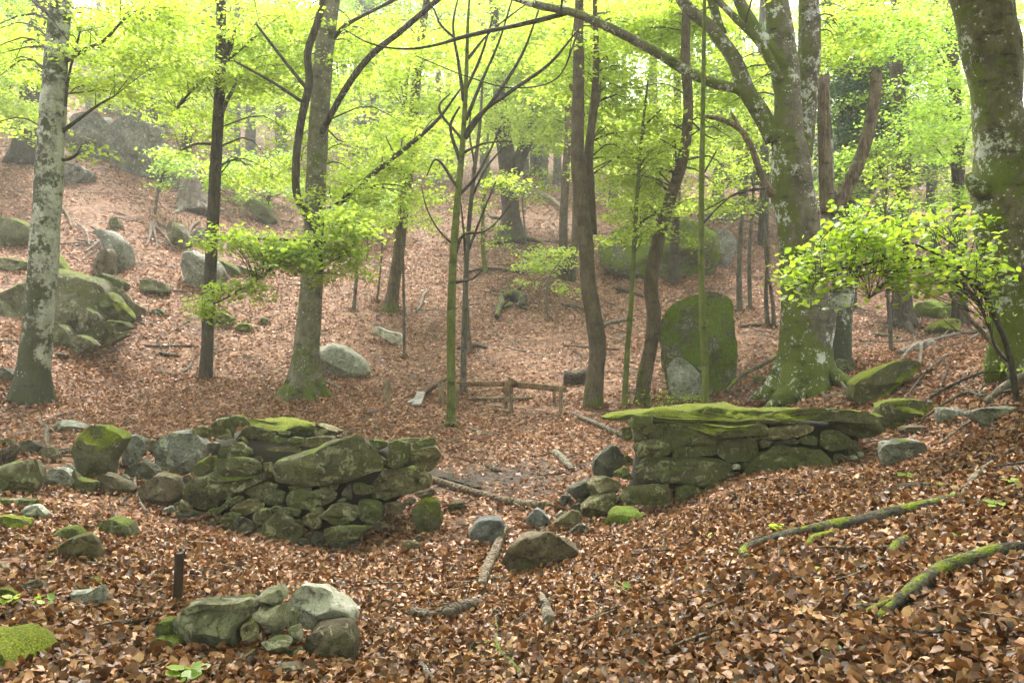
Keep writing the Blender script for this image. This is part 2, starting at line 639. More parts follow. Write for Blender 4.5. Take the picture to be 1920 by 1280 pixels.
M['litter_mid'] = leafmat('dry_leaf_lit_mid', [(0, (.085, .039, .020)), (.3, (.18, .080, .038)), (.65, (.29, .138, .068)), (.9, (.38, .20, .108)), (1, (.48, .29, .18))], .12, vary=.45)  # same dry leaves, paler to suggest the brighter light of the middle ground
M['litter_far'] = leafmat('dry_leaf_lit_far', [(0, (.15, .075, .046)), (.3, (.26, .132, .078)), (.7, (.38, .205, .13)), (1, (.52, .32, .215))], .12, vary=.5)  # paler still, brighter light of the far slope put into the colour
M['twig'] = bark('twig_bark', (.035, .030, .022), (.075, .062, .045))
M['beech_white'] = bark('lichened_beech_bark', (.26, .265, .21), (.43, .44, .37), moss=.50, basemoss=.15, mosscol=(.032, .036, .013), spots=.05)
M['beech_big'] = bark('mossy_beech_bark', (.075, .066, .045), (.15, .13, .09), lichen=.24, moss=.47, basemoss=.35, spots=.10, lcol=(.55, .56, .50), mside=-.16)
M['beech_right'] = bark('dark_mossy_bark', (.070, .060, .036), (.14, .12, .075), lichen=.24, moss=.45, basemoss=.2, spots=.10, lcol=(.50, .51, .45), mside=-.12)
M['beech_plain'] = bark('grey_beech_bark', (.115, .105, .07), (.19, .175, .12), moss=.43, basemoss=.05, spots=.16)
M['brown'] = bark('brown_bark', (.075, .056, .034), (.13, .10, .064), moss=.36, basemoss=.15, ridges=.4)
M['dark'] = bark('dark_bark', (.045, .036, .026), (.085, .068, .048), moss=.15, basemoss=.3, ridges=.6)
M['greenstem'] = bark('green_sapling_bark', (.085, .10, .022), (.13, .15, .035), moss=.28, basemoss=-.1)
M['grey_far'] = bark('grey_bark', (.09, .082, .065), (.15, .135, .11), moss=.12, ridges=.5)
M['dead'] = bark('dead_wood', (.12, .088, .058), (.22, .172, .122), ridges=.8)
M['dead_grey'] = bark('weathered_dead_wood', (.12, .10, .075), (.24, .205, .155), ridges=.5)
M['dead_dark'] = bark('rotten_wood', (.055, .042, .030), (.12, .095, .070), ridges=.6)
M['moss_log'] = bark('mossy_log_bark', (.030, .025, .019), (.085, .074, .060), mnz=.09, moss=.435, lichen=.14, mosscol=(.12, .145, .010), lcol=(.25, .25, .2))
M['plank'] = bark('weathered_plank', (.17, .125, .075), (.30, .23, .15), ridges=.4)
M['plank_pale'] = bark('bleached_plank', (.24, .22, .20), (.36, .34, .32), ridges=.3)
M['rail'] = bark('brown_rail_wood', (.14, .085, .045), (.25, .165, .095), ridges=.4)
M['cut_end'] = bark('cut_wood_end', (.30, .21, .12), (.42, .31, .19))
M['st_wall'] = stone('wall_stone', (.062, .058, .030), (.115, .107, .058), .33, .34, green=.42, lcol=(.25, .245, .15))
M['st_wall2'] = stone('ochre_wall_stone', (.092, .074, .036), (.155, .13, .070), .34, .28, green=.30, lcol=(.27, .25, .15))
M['st_dark'] = stone('dark_stone', (.050, .048, .036), (.10, .095, .070), .22, .20, green=.22, lcol=(.22, .22, .15))
M['st_mossy'] = stone('mossy_stone', (.065, .062, .030), (.11, .105, .055), .25, .52, green=.55, lcol=(.24, .24, .14), mossup=.35)
M['st_cap'] = stone('moss_capped_stone', (.075, .068, .036), (.125, .118, .068), .2, .62, green=.5, mosscol=(.15, .175, .006), mossup=.65)
M['st_grey'] = stone('grey_boulder_stone', (.12, .118, .10), (.22, .215, .18), .30, .22, lcol=(.33, .34, .26), green=.22)
M['st_pale'] = stone('pale_lichened_stone', (.20, .20, .155), (.31, .31, .25), .30, .12, lcol=(.42, .43, .35), green=.2)
M['st_wet'] = stone('wet_grey_stone', (.075, .080, .080), (.17, .175, .17), .1, .12, lcol=(.26, .28, .27), green=.02, rough=.38, spec=.5)
M['st_brown'] = stone('brown_stone', (.075, .058, .036), (.14, .11, .07), .12, .16, green=.15)
M['st_green'] = stone('moss_covered_boulder', (.10, .10, .06), (.19, .19, .13), .42, .66, mosscol=(.13, .19, .015), green=.6, mossup=.10)
M['st_concrete'] = stone('old_concrete', (.115, .11, .066), (.20, .19, .12), .45, .26, lcol=(.27, .265, .17), green=.28, mossup=.45)
M['st_white'] = stone('pale_concrete', (.36, .335, .26), (.52, .49, .40), .45, .02, lcol=(.60, .58, .50), green=.02)
M['st_hill'] = stone('hillside_rock', (.080, .070, .042), (.14, .125, .080), .28, .36, green=.42)
M['st_cliff'] = stone('grey_cliff_rock', (.075, .072, .058), (.16, .152, .125), .3, .25, green=.22)


def ground_material():
    t = NT('leaf_strewn_soil')
    mud = t.rnd()
    v1 = t.n('ShaderNodeTexVoronoi')
    v1.inputs['Scale'].default_value = 15
    v1.inputs['Randomness'].default_value = 1
    t.l(t.pos.outputs['Position'], v1.inputs['Vector'])
    sep = t.n('ShaderNodeSeparateColor')
    t.l(v1.outputs['Color'], sep.inputs[0])
    c = t.ramp(sep.outputs[0], [(0, (.035, .017, .009)), (.35, (.085, .040, .020)), (.7, (.15, .076, .042)), (1, (.26, .15, .09))])
    soil = t.mix(t.noise(20, 5), (.020, .013, .009), (.070, .042, .028))
    n = t.noise(1.1, 6, .7)
    col = t.mix(t.math('MULTIPLY', t.step(n, .5, .68), .8), c, soil)
    col = t.mix(mud, col, t.mix(t.noise(9, 5, .7), (.012, .009, .007), (.045, .032, .024)))
    hh = t.math('SUBTRACT', t.noise(25, 4), t.math('MULTIPLY', v1.outputs['Distance'], 1.0))
    return t.bsdf(col, t.math('SUBTRACT', .9, t.math('MULTIPLY', mud, .22)), t.bump(hh, .8, .03), .2)


M['ground'] = ground_material()


def simple(name, c1, c2, rough=.6, metal=0.0, scale=20):
    t = NT(name)
    n = t.noise(scale, 5, .65)
    m = t.bsdf(t.mix(n, c1, c2), rough, t.bump(n, .3, .01))
    t.t.nodes['Principled BSDF'].inputs['Metallic'].default_value = metal
    return m


M['iron'] = simple('rusty_iron', (.020, .015, .012), (.060, .040, .028), .55, .3)
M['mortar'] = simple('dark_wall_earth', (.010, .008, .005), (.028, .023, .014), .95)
M['water'] = simple('shallow_water', (.030, .030, .026), (.060, .058, .05), .08, 0, 6)

# ------------------------------------------------------------------ setting: ground
def build_ground():
    ys = np.concatenate([np.linspace(-12, 2, 20), np.linspace(2.12, 12, 150), np.geomspace(12.1, 104, 190)])
    u = np.linspace(-1, 1, 301)
    prof = np.sign(u) * (0.55 * np.abs(u) + 0.45 * np.abs(u) ** 4)
    half = np.clip(1.5 * np.abs(ys) + 9, 14, 64)
    X = prof[None] * half[:, None] * 1.0
    X = np.clip(X, -64, 64)
    Y = np.repeat(ys[:, None], len(u), 1)
    Z = H(X.ravel(), Y.ravel()).reshape(X.shape)
    mb = MB()
    m, k = X.shape
    i, j = np.meshgrid(np.arange(m - 1), np.arange(k - 1), indexing='ij')
    q = np.stack([i * k + j, i * k + j + 1, (i + 1) * k + j + 1, (i + 1) * k + j], -1).reshape(-1, 4)
    g1, g2 = G(890, 905), G(860, 1060)
    A, B = X.ravel(), Y.ravel()
    mud = np.maximum(np.exp(-((A - g1[0] - .3) / 1.1) ** 2 - ((B - g1[1] - .2) / 1.3) ** 2), .8 * np.exp(-((A - g2[0]) / .5) ** 2 - ((B - g2[1] - .5) / 1.2) ** 2))
    mud = np.clip(mud * 1.05 - .1 + .35 * fnoise(np.stack([A, B, A * 0], -1) * 2.2, 3) * (mud > .05), 0, 1)
    mb.add(np.stack([X, Y, Z], -1).reshape(-1, 3), [q], 0, mud)
    return tag(obj('ground', mb, M['ground']), kind='structure')


ground = build_ground()


def build_haze():
    x0, x1, y0, y1, z0, z1 = -68, 68, -14, 108, -3.5, 60
    v = [(x, y, z) for x in (x0, x1) for y in (y0, y1) for z in (z0, z1)]
    f = [(0, 1, 3, 2), (4, 6, 7, 5), (0, 4, 5, 1), (2, 3, 7, 6), (0, 2, 6, 4), (1, 5, 7, 3)]
    mat = bpy.data.materials.new('mist')
    mat.use_nodes = True
    nt = mat.node_tree
    nt.nodes.clear()
    out = nt.nodes.new('ShaderNodeOutputMaterial')
    vol = nt.nodes.new('ShaderNodeVolumePrincipled')
    vol.inputs['Color'].default_value = (.97, .98, .95, 1)
    vol.inputs['Density'].default_value = HAZE_DENSITY
    vol.inputs['Anisotropy'].default_value = .25
    nt.links.new(vol.outputs[0], out.inputs['Volume'])
    me = bpy.data.meshes.new('haze')
    me.from_pydata(v, [], f)
    me.materials.append(mat)
    o = bpy.data.objects.new('haze', me)
    COL.objects.link(o)
    tag(o, kind='stuff')


build_haze()


# ------------------------------------------------------------------ stones
def chaikin(P):
    Q = np.roll(P, -1, 0)
    return np.stack([.88 * P + .12 * Q, .12 * P + .88 * Q], 1).reshape(-1, 2)


def resample(P, n):
    C = np.vstack([P, P[:1]])
    s = np.concatenate([[0], np.cumsum(np.linalg.norm(np.diff(C, axis=0), axis=1))])
    t = np.linspace(0, s[-1], n, endpoint=False)
    return np.stack([np.interp(t, s, C[:, 0]), np.interp(t, s, C[:, 1])], -1)


STONE_SEED = [0]
MOSSY = []


def stone_mesh(mb, poly, Y, thick, rough=.055, facets=9, n=40, sink=0.0, round_=.75, lean=0.0, mat=0, flat=.55):
    """a stone whose silhouette is the photo-pixel polygon, at distance Y, with real thickness: faceted, then roughened"""
    STONE_SEED[0] += 1
    rng = np.random.default_rng(1000 + STONE_SEED[0])
    P0 = np.asarray(poly, float)
    P = resample(.5 * resample(P0, 240) + .5 * resample(P0, 240) if False else chaikin(P0), n)
    if sink:
        h = P[:, 1].max() - P[:, 1].min()
        t = np.clip((P[:, 1] - (P[:, 1].max() - .35 * h)) / (.35 * h), 0, 1)
        P[:, 1] += t * sink * h
    c2 = P.mean(0)
    S = np.array([.10, .26, .42, .57, .70, .81, .89, .945, .98, 1.0, 1.0, .98, .90, .65, .25])
    Db = np.array([-1, -.99, -.975, -.95, -.91, -.84, -.73, -.58, -.38, -.12, .15, .45, .75, .95, 1.0])
    Dr = np.array([-1, -.965, -.91, -.82, -.71, -.59, -.46, -.33, -.20, -.0, .10, .30, .55, .80, 1.0])
    Dp = Dr * round_ + Db * (1 - round_)
    ph = thick / 2
    rings = []
    for s, dd in zip(S, Dp):
        q = c2 + (P - c2) * s
        w = np.array([W(a, b, Y) for a, b in q])
        w[:, 1] += dd * ph
        rings.append(w)
    V = np.array(rings)
    cen = np.array(W(c2[0], c2[1], Y))
    f = V.reshape(-1, 3)
    hw = (f - cen)
    ext = np.maximum(np.abs(hw).max(0), 1e-3)
    q = hw / ext
    wt = np.repeat(1 - np.clip(S, 0, 1) ** 7, n)
    wt[S.argmax() * n:] = .6
    for _ in range(facets):
        nn = rng.normal(0, 1, 3)
        nn[1] = -abs(nn[1]) - .5 if rng.random() < .8 else nn[1]
        nn /= np.linalg.norm(nn)
        hh = rng.uniform(.38, .78)
        dd = q @ nn - hh
        msk = dd > 0
        q[msk] -= nn * (dd[msk] * wt[msk])[:, None]
    f = cen + q * ext
    if lean:
        f[:, 1] += (f[:, 2] - cen[2]) * lean
    size = float(np.sqrt(ext[0] * ext[2]))
    dirs = q / (np.linalg.norm(q, axis=1)[:, None] + 1e-6)
    sd = rng.uniform(0, 50)
    nz = fnoise(f * (1.8 / size) + sd, 4) * 1.1 + .5 * fnoise(f * 22 + sd, 2) * min(1, .25 / size) - .9 * np.clip(.10 - np.abs(fnoise(f * (1.3 / size) + sd + 9, 2)), 0, 1) * 2
    f = f + dirs * (nz * rough * size)[:, None]
    m, k = len(S), n
    i, j = np.meshgrid(np.arange(m - 1), np.arange(k), indexing='ij')
    j2 = (j + 1) % k
    quads = np.stack([i * k + j, (i + 1) * k + j, (i + 1) * k + j2, i * k + j2], -1).reshape(-1, 4)
    f = np.vstack([f, f[:k].mean(0), f[(m - 1) * k:m * k].mean(0)])
    jj = np.arange(k)
    tri = np.concatenate([np.stack([np.full(k, m * k), jj, (jj + 1) % k], -1),
                          np.stack([np.full(k, m * k + 1), (m - 1) * k + (jj + 1) % k, (m - 1) * k + jj], -1)])
    mb.add(f, [quads, tri], mat)
    return f


ZM = {'z1': (0, 740, 4.0), 'z2': (320, 750, 3.692), 'z3': (800, 750, 3.656), 'z4': (1120, 740, 3.310), 'z5': (0, 980, 4.0), 'z6': (240, 1000, 4.0),
      'z7': (700, 960, 3.2), 'z8': (1320, 840, 2.908), 'a1': (0, 0, 2.977), 'a2': (640, 0, 2.977), 'a3': (1280, 0, 2.977),
      'a4': (0, 400, 2.977), 'a5': (640, 400, 2.977), 'a6': (1280, 400, 2.977), 'p': (0, 0, 1.0)}


def px(z, pts):
    ox, oy, s = ZM[z]
    return [(ox + p[0] / s, oy + p[1] / s, *[q / s for q in p[2:3]]) for p in pts]


def parse(s):
    a = [float(x) for x in s.replace(',', ' ').split()]
    return list(zip(a[0::2], a[1::2]))


def parse3(s):
    a = [float(x) for x in s.replace(',', ' ').split()]
    return list(zip(a[0::3], a[1::3], a[2::3]))


def wall_stones(parent, z, rows, depth):
    for row in rows:
        mat, pts = row[0], row[1]
        off, thick = (row[2] if len(row) > 2 else None), (row[3] if len(row) > 3 else None)
        poly = np.array(px(z, parse(pts)))
        cx, cy = poly.mean(0)
        Y = depth(cx, cy) + (off if off is not None else RNG.uniform(-.06, .06))
        w = (poly.max(0) - poly.min(0)) * Y / F
        th = thick or float(np.clip(1.0 * min(w), .14, .6))
        poly = poly.mean(0) + (poly - poly.mean(0)) * 1.11
        mb = MB()
        stone_mesh(mb, poly, Y + th * .5 - .05, th, rough=.17 if mat == 'st_cap' and max(w) > 1.5 else .095, facets=18, round_=.35, n=110 if max(w) > 1.5 else 64 if max(w) > .45 else 44)
        c = W(cx, cy, Y)
        MOSSY.append((obj('stone', mb, M[mat], c, parent, sharp=38), mat))


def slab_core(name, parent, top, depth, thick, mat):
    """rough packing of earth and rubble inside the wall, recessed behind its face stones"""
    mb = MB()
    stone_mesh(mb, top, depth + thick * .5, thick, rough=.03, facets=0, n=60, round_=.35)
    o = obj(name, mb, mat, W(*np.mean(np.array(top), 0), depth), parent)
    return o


# ---- left dry stone wall
def ywl(cx, cy):
    return 7.55 + (1030 - cy) / 250 * .75


c = G(560, 1020)
wallL = thing('dry_stone_wall', c, 'tumbled mossy stone wall left of the gap with a big slanting slab in its face', 'stone wall')
L2 = [
    ('st_wall', '268,200 330,135 400,120 440,190 450,265 380,275 280,245', -.12), ('st_wall', '395,130 430,108 510,110 550,160 520,185 430,195', -.2),
    ('st_cap', '520,120 700,135 880,125 990,155 1020,240 850,245 740,205 560,170', 0, .75), ('st_wall2', '1000,160 1100,190 1170,220 1165,245 1020,245', .1, .5),
    ('st_wall', '560,175 640,185 735,225 700,270 600,330 545,320 460,260 500,200'), ('st_mossy', '690,260 740,250 800,270 805,310 730,320 690,310'),
    ('st_wall', '750,210 840,215 830,245 750,240'), ('st_wall', '800,270 840,252 915,265 920,320 830,320'),
    ('st_wall2', '930,270 1000,250 1150,250 1180,270 1080,310 1000,330 920,320'),
    ('st_wall', '710,450 760,415 900,370 1100,290 1310,230 1355,265 1490,410 1480,480 1250,545 980,590 860,575 740,560 712,510', -.24, .5),
    ('st_wall2', '610,360 680,325 860,315 930,350 890,380 760,415 700,420 640,410'), ('st_wall', '330,370 360,320 440,285 500,300 570,350 560,380 470,400 400,390'),
    ('st_cap', '150,490 215,410 310,370 330,400 300,470 200,530', -.05), ('st_wall', '300,480 320,400 400,395 540,405 610,440 600,500 500,530 400,540 340,510', -.1),
    ('st_wall', '560,400 620,380 650,420 600,440'), ('st_wall2', '630,430 690,430 710,470 705,530 660,540 620,490'),
    ('st_wall', '100,580 150,530 320,505 370,535 520,535 650,500 665,540 500,620 430,660 360,700 340,730 260,770 180,750 105,670', -.14, .55),
    ('st_wall', '505,640 560,600 670,560 745,580 740,620 790,640 790,700 690,725 620,700'), ('st_wall', '250,770 340,740 410,690 400,740 310,800 260,800'),
    ('st_wall', '390,690 500,655 510,690 420,740 390,730'), ('st_wall2', '415,760 470,710 540,685 640,720 640,750 520,790 440,790'),
    ('st_mossy', '800,670 850,620 950,620 1000,660 1020,720 960,755 860,755 800,710'), ('st_wall', '960,620 1080,610 1150,650 1140,690 1060,730 1000,720'),
    ('st_mossy', '815,590 890,590 890,630 830,635'), ('st_wall2', '900,595 970,595 970,625 905,620'), ('st_wall2', '1030,600 1160,580 1150,620 1080,630'),
    ('st_dark', '1180,650 1240,580 1260,680 1230,685'), ('st_wall2', '1260,560 1400,600 1395,640 1340,660 1270,640'),
    ('st_wall', '1365,265 1515,290 1500,330 1440,345 1365,280', .05), ('st_wall', '1510,300 1560,280 1650,300 1665,400 1640,440 1560,480 1505,450', -.08),
    ('st_mossy', '1660,310 1740,270 1830,260 1835,300 1760,340 1670,350', -.05), ('st_wall2', '1520,290 1620,262 1740,262 1700,290 1600,300', .1),
    ('st_wall2', '1650,350 1830,320 1870,370 1840,440 1800,400 1700,410 1650,420'), ('st_wall2', '1690,400 1800,395 1850,440 1800,490 1710,500', .05),
    ('st_wall2', '1480,470 1560,480 1640,450 1700,470 1790,520 1800,590 1700,610 1590,650 1480,695 1400,660 1390,590', 0, .6),
    ('st_brown', '1680,640 1820,610 1830,650 1740,680 1690,660'), ('st_brown', '1610,690 1670,670 1700,690 1670,725 1620,720'),
    ('st_wall', '1050,790 1130,720 1220,690 1290,720 1300,800 1220,850 1130,860 1060,820', -.15), ('st_wall', '1300,700 1460,690 1470,800 1400,855 1340,850 1300,800', .1),
    ('st_brown', '1480,720 1600,700 1640,740 1580,790 1490,780', .15), ('st_wall', '345,830 380,770 480,790 460,840 400,880'),
    ('st_dark', '415,890 450,830 520,805 580,850 570,920 500,960 430,930', -.1), ('st_wall', '555,790 640,750 700,755 710,800 630,860 580,850'),
    ('st_wall', '620,960 660,850 740,760 800,780 880,850 935,890 890,960 840,1000 700,990', -.12, .4), ('st_dark', '570,920 640,870 660,880 610,950'),
    ('st_wall2', '905,820 950,790 1040,780 1040,830 1040,880 1000,890 930,850'), ('st_brown', '920,930 960,905 990,910 970,950 930,955'),
    ('st_dark', '880,960 930,960 960,1000 900,1010'), ('st_dark', '970,960 1000,910 1060,930 1070,1000 990,1015'),
    ('st_wall', '1060,880 1200,870 1380,860 1390,880 1330,900 1320,960 1180,970 1075,965', -.16), ('st_dark', '1090,980 1200,975 1310,980 1230,1030 1110,1030', .1),
    ('st_dark', '30,770 130,770 220,780 200,810 60,810'), ('st_wall', '28,720 80,700 130,740 110,765 40,760'), ('st_wall', '770,740 830,740 900,770 880,800 800,770'),
    ('st_wall', '690,735 760,735 780,765 730,790'), ('st_dark', '250,290 360,300 330,360 270,365', .1),
    ('st_wall', '440,260 500,255 560,330 520,350', .02), ('st_wall2', '960,755 1040,740 1060,775 980,790'), ('st_wall', '1150,700 1200,670 1215,690 1170,715'),
    ('st_dark', '700,1000 840,1000 900,1040 760,1040', .1), ('st_brown', '1390,860 1480,840 1500,880 1400,900', .1),
    ('st_wall', '500,960 560,930 590,970 540,985', 0), ('st_wall', '860,830 900,830 930,870 900,890 870,860'),
]
wall_stones(wallL, 'z2', L2, ywl)
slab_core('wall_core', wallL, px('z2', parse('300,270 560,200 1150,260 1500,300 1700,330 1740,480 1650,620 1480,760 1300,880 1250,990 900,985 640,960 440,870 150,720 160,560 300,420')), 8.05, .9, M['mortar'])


# ---- right stone wall
def ywr(cx, cy):
    return 7.75 + (cx - 1160) / 500 * .35 + (960 - cy) / 200 * .35


wallR = thing('stone_wall', G(1350, 930), 'squared stone wall right of the gap capped with bright green moss', 'stone wall')
R4 = [
    ('st_cap', '105,140 190,112 400,90 680,76 1000,80 1300,80 1560,86 1700,106 1745,140 1760,170 1640,160 1400,160 1200,175 1050,190 850,205 760,200 600,180 460,160 320,148 190,146 110,160', -.16, .6), ('st_cap', '460,158 700,185 900,190 1010,182 1065,210 1010,245 870,252 760,268 700,246 600,212', -.19, .5),
    ('st_wall', '175,150 220,125 340,140 330,230 300,255 240,230 185,190', -.06), ('st_mossy', '310,180 460,160 600,180 740,210 850,220 870,255 740,275 720,310 730,370 600,400 490,385 470,340 330,270', -.08, .5),
    ('st_wall', '230,290 330,270 450,310 460,360 380,385 250,390'), ('st_wall', '720,310 760,275 960,240 1000,290 1000,340 940,400 820,425 740,370'),
    ('st_wall2', '1000,270 1060,210 1300,175 1370,185 1350,220 1220,265 1080,275', -.1), ('st_mossy', '1390,180 1450,140 1600,120 1720,130 1760,210 1660,260 1560,245 1480,215', -.1, .7),
    ('st_mossy', '1370,230 1400,210 1500,220 1560,270 1550,340 1440,350 1380,310'), ('st_mossy', '1250,265 1310,245 1365,270 1365,315 1260,300'),
    ('st_wall', '1080,300 1150,280 1250,275 1250,300 1120,305'), ('st_wall', '1010,300 1040,275 1080,290 1060,320 1015,330'),
    ('st_wall', '180,440 280,395 480,400 700,405 820,440 800,510 690,560 560,550 430,540 250,535 200,490', -.1, .55),
    ('st_wall', '140,660 170,580 260,550 440,545 460,640 490,680 320,680', -.12), ('st_mossy', '470,570 560,550 660,580 700,620 600,690 500,730 490,640'),
    ('st_wall', '680,560 800,540 900,550 870,600 740,640 690,620'), ('st_mossy', '865,500 900,450 990,370 1080,310 1250,305 1400,330 1450,420 1400,460 1200,500 980,565 920,540', -.14, .55),
    ('st_wall', '1455,370 1530,370 1545,430 1490,440'), ('st_wall', '150,200 200,200 220,270 160,280', .1), ('st_wall', '270,700 400,690 490,690 480,740 380,760 300,740', .12),
    ('st_pale', '830,440 880,425 890,460 840,465'), ('st_dark', '800,490 850,465 860,500 820,530'), ('st_wall', '1540,290 1610,270 1620,340 1560,390', .1),
    ('st_mossy', '90,490 180,445 200,490 240,530 160,520'), ('st_wall', '880,260 990,250 1010,280 900,270'), ('st_mossy', '225,240 300,255 320,285 240,300'),
    ('st_wall', '460,380 490,360 500,400 470,405'), ('st_pale', '1570,385 1600,375 1610,395 1580,405'), ('st_pale', '1615,360 1650,352 1655,380 1625,395'),
    ('st_dark', '1555,400 1585,405 1590,435 1555,440'), ('st_pale', '905,545 930,535 940,565 910,570'),
]
wall_stones(wallR, 'z4', R4, ywr)
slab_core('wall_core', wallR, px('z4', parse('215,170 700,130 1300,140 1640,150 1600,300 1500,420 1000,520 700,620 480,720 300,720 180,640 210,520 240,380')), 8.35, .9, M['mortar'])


# ------------------------------------------------------------------ loose rocks
def rock(z, pts, mat, label, name='rock', thick=None, sink=.12, rough=.095, facets=16, round_=.6, lean=0.0, cat=None, group=None, Y=None, n=44, dy=0):
    poly = np.array(px(z, parse(pts)))
    poly = poly.mean(0) + (poly - poly.mean(0)) * (1.16 if z == 'z1' else 1.08)
    bx, by = poly[:, 0].mean(), poly[:, 1].max()
    g = G(bx, by - 1) if Y is None else W(bx, by, Y)
    w = (poly.max(0) - poly.min(0)) * g[1] / F
    th = thick or float(.85 * math.sqrt(w[0] * w[1]))
    Yc = g[1] + th * .33 + dy
    mb = MB()
    stone_mesh(mb, poly, Yc, th, rough=rough, facets=facets, sink=sink, round_=round_, lean=lean, n=n)
    base = np.array((W(bx, by, Yc)[0], Yc, 0.0))
    base[2] = h1(base[0], base[1])
    o = obj(name, mb, M[mat], base, sharp=40)
    MOSSY.append((o, mat))
    return tag(o, label, cat or name, group)


# along the foot of the left wall
rock('z1', '565,440 620,300 690,230 780,225 900,270 935,330 900,390 820,560 720,610 590,540', 'st_cap', 'upright green lichened boulder at the left end of the broken wall', 'boulder', thick=.5)
rock('z1', '930,380 950,310 1030,310 1090,345 1080,470 1000,540 930,530', 'st_grey', 'grey block wedged between the two rounded wall-end boulders')
rock('z1', '1160,370 1220,300 1340,275 1480,290 1545,380 1540,440 1450,540 1270,580 1200,500', 'st_grey', 'rounded grey boulder propped against the left wall', 'boulder', thick=.5)
rock('z1', '1430,270 1500,235 1570,245 1580,320 1520,310', 'st_wall2', 'yellowish stone peeking out behind the rounded grey wall boulder', Y=8.6)
rock('z1', '400,245 470,185 560,215 660,250 620,280 500,265', 'st_pale', 'flat pale green slab lying behind the upright lichened boulder', 'slab', thick=.6)
rock('z1', '130,440 180,350 230,330 300,390 270,420 160,455', 'st_dark', 'dark bluish wedge of rock in the leaves by the left edge')
rock('z1', '0,560 130,510 290,470 340,640 270,710 60,740 -60,740 -60,600', 'st_wall', 'broad olive slab leaning at the left edge of the photo', 'slab', thick=.5)
rock('z1', '330,700 340,610 390,545 490,560 570,640 540,690 450,710', 'st_grey', 'grey stone with a dark worn patch beside the olive slab')
rock('z1', '720,640 760,590 830,600 900,640 960,650 1000,690 980,750 850,740 760,700', 'st_brown', 'brownish half-buried stone below the upright lichened boulder')
rock('z1', '1030,710 1090,640 1200,605 1340,625 1380,700 1340,780 1230,835 1060,790', 'st_brown', 'round dark brown boulder with a thin moss rim at the wall foot', 'boulder')
rock('z1', '-60,340 90,330 100,360 40,390 -60,395', 'st_wall2', 'flat ochre slab cut by the left edge above the dark split block', 'slab')
rock('z1', '-40,470 40,390 130,365 150,400 80,500 -20,545', 'dead_dark', 'dark split wood block leaning among the left edge stones', 'log', cat='log')
rock('z1', '-40,790 80,780 260,785 260,830 120,865 -40,850', 'st_wall', 'low green-grey slab flush with the leaves at the left edge', 'slab')
rock('z1', '160,880 200,840 290,825 350,905 260,945 170,910', 'st_pale', 'small pale speckled granite block beside the low green slab')
rock('z1', '-40,920 40,910 210,930 240,1000 150,1030 -40,1020', 'st_cap', 'left edge rock with a bright moss stripe along its top')
rock('z1', '370,1140 410,1050 490,1000 580,1000 620,1050 470,1120 430,1150', 'st_mossy', 'dark mossy stone behind its moss-edged twin', thick=.28, dy=.12)
rock('z1', '420,1160 560,1070 700,1040 730,1090 760,1220 680,1255 500,1230', 'st_wall2', 'angular olive stone with a bright moss edge, front of a pair', thick=.3)
rock('z1', '710,1000 750,940 870,930 960,970 1000,1050 900,1075 730,1060', 'st_mossy', 'low rounded olive stone alone in the leaves below the wall', thick=.35)
rock('z1', '1195,870 1290,835 1320,870 1230,910', 'st_grey', 'small grey chip under the round brown boulder')
rock('z1', '1310,820 1380,795 1430,850 1340,870', 'st_wall2', 'small tan chip between the brown boulder and the wall')
rock('z1', '1370,610 1420,595 1450,620 1390,655', 'st_brown', 'small brown stone on top edge of the round brown boulder', Y=7.75)
rock('z1', '900,610 940,595 970,630 950,660 905,640', 'st_pale', 'small pale pebble in the leaf pocket below the grey block')
rock('z2', '1655,770 1690,710 1780,670 1850,690 1870,760 1870,850 1800,900 1700,890', 'st_cap', 'moss ball stone at the right foot of the left wall', Y=7.7, thick=.34)
rock('z2', '1590,1010 1640,960 1720,990 1730,1040 1650,1070', 'st_brown', 'dark brown stone in the gully below the moss ball stone')
rock('z2', '1690,950 1720,930 1760,950 1755,985 1700,990', 'st_brown', 'small square brown stone beside the dark gully stone')
rock('z1', '930,545 1000,540 1080,490 1170,560 1190,650 1060,655 950,640', 'st_dark', 'dark stone packed between the grey block and the round brown boulder')
rock('z1', '560,560 600,630 720,650 705,735 600,720 540,650', 'st_wall', 'olive stone under the left flank of the upright lichened boulder')
rock('z1', '1080,350 1165,340 1175,430 1100,450', 'st_brown', 'brown filler stone between the grey block and rounded grey boulder')
rock('z1', '310,395 420,400 440,480 350,500 320,450', 'st_wall2', 'tan stone in the leaves above the worn grey stone')
rock('z1', '1170,560 1260,590 1330,600 1300,640 1200,640', 'st_wall', 'flat stone lying on top of the round brown boulder')
rock('z1', '450,560 520,520 580,560 570,620 480,620', 'st_grey', 'small grey stone left of the upright lichened boulder foot')
# gap in the wall
rock('z3', '290,920 340,830 420,800 510,815 530,880 480,960 400,1000 320,990', 'st_wet', 'smooth blue-grey boulder sitting in the middle of the gap', 'boulder', thick=.36, rough=.03)
rock('z3', '670,860 690,790 750,735 800,770 860,850 780,885 690,885', 'st_wet', 'pointed dark grey stone beside the broken branch end', thick=.25)
rock('z3', '130,720 180,690 270,690 240,740 160,780', 'st_wall', 'flat little green stone near the puddle', thick=.2)
rock('z3', '500,1090 560,1000 620,940 760,910 870,895 960,950 1055,1040 960,1070 800,1130 640,1185 540,1160', 'st_brown', 'large cracked brown slab propped up in the gully', 'slab', thick=.45, round_=.6)
rock('z3', '870,840 940,790 1000,750 1060,770 1060,840 960,890 880,870', 'st_wall2', 'yellowish stone at the left foot of the right wall')
rock('z3', '880,800 920,755 960,780 930,810 890,815', 'st_pale', 'tiny pale pinkish stone behind the pointed grey stone')
rock('z3', '980,890 1050,845 1110,870 1110,920 1000,930', 'st_dark', 'dark stone in shade beside the mossy corner stone')
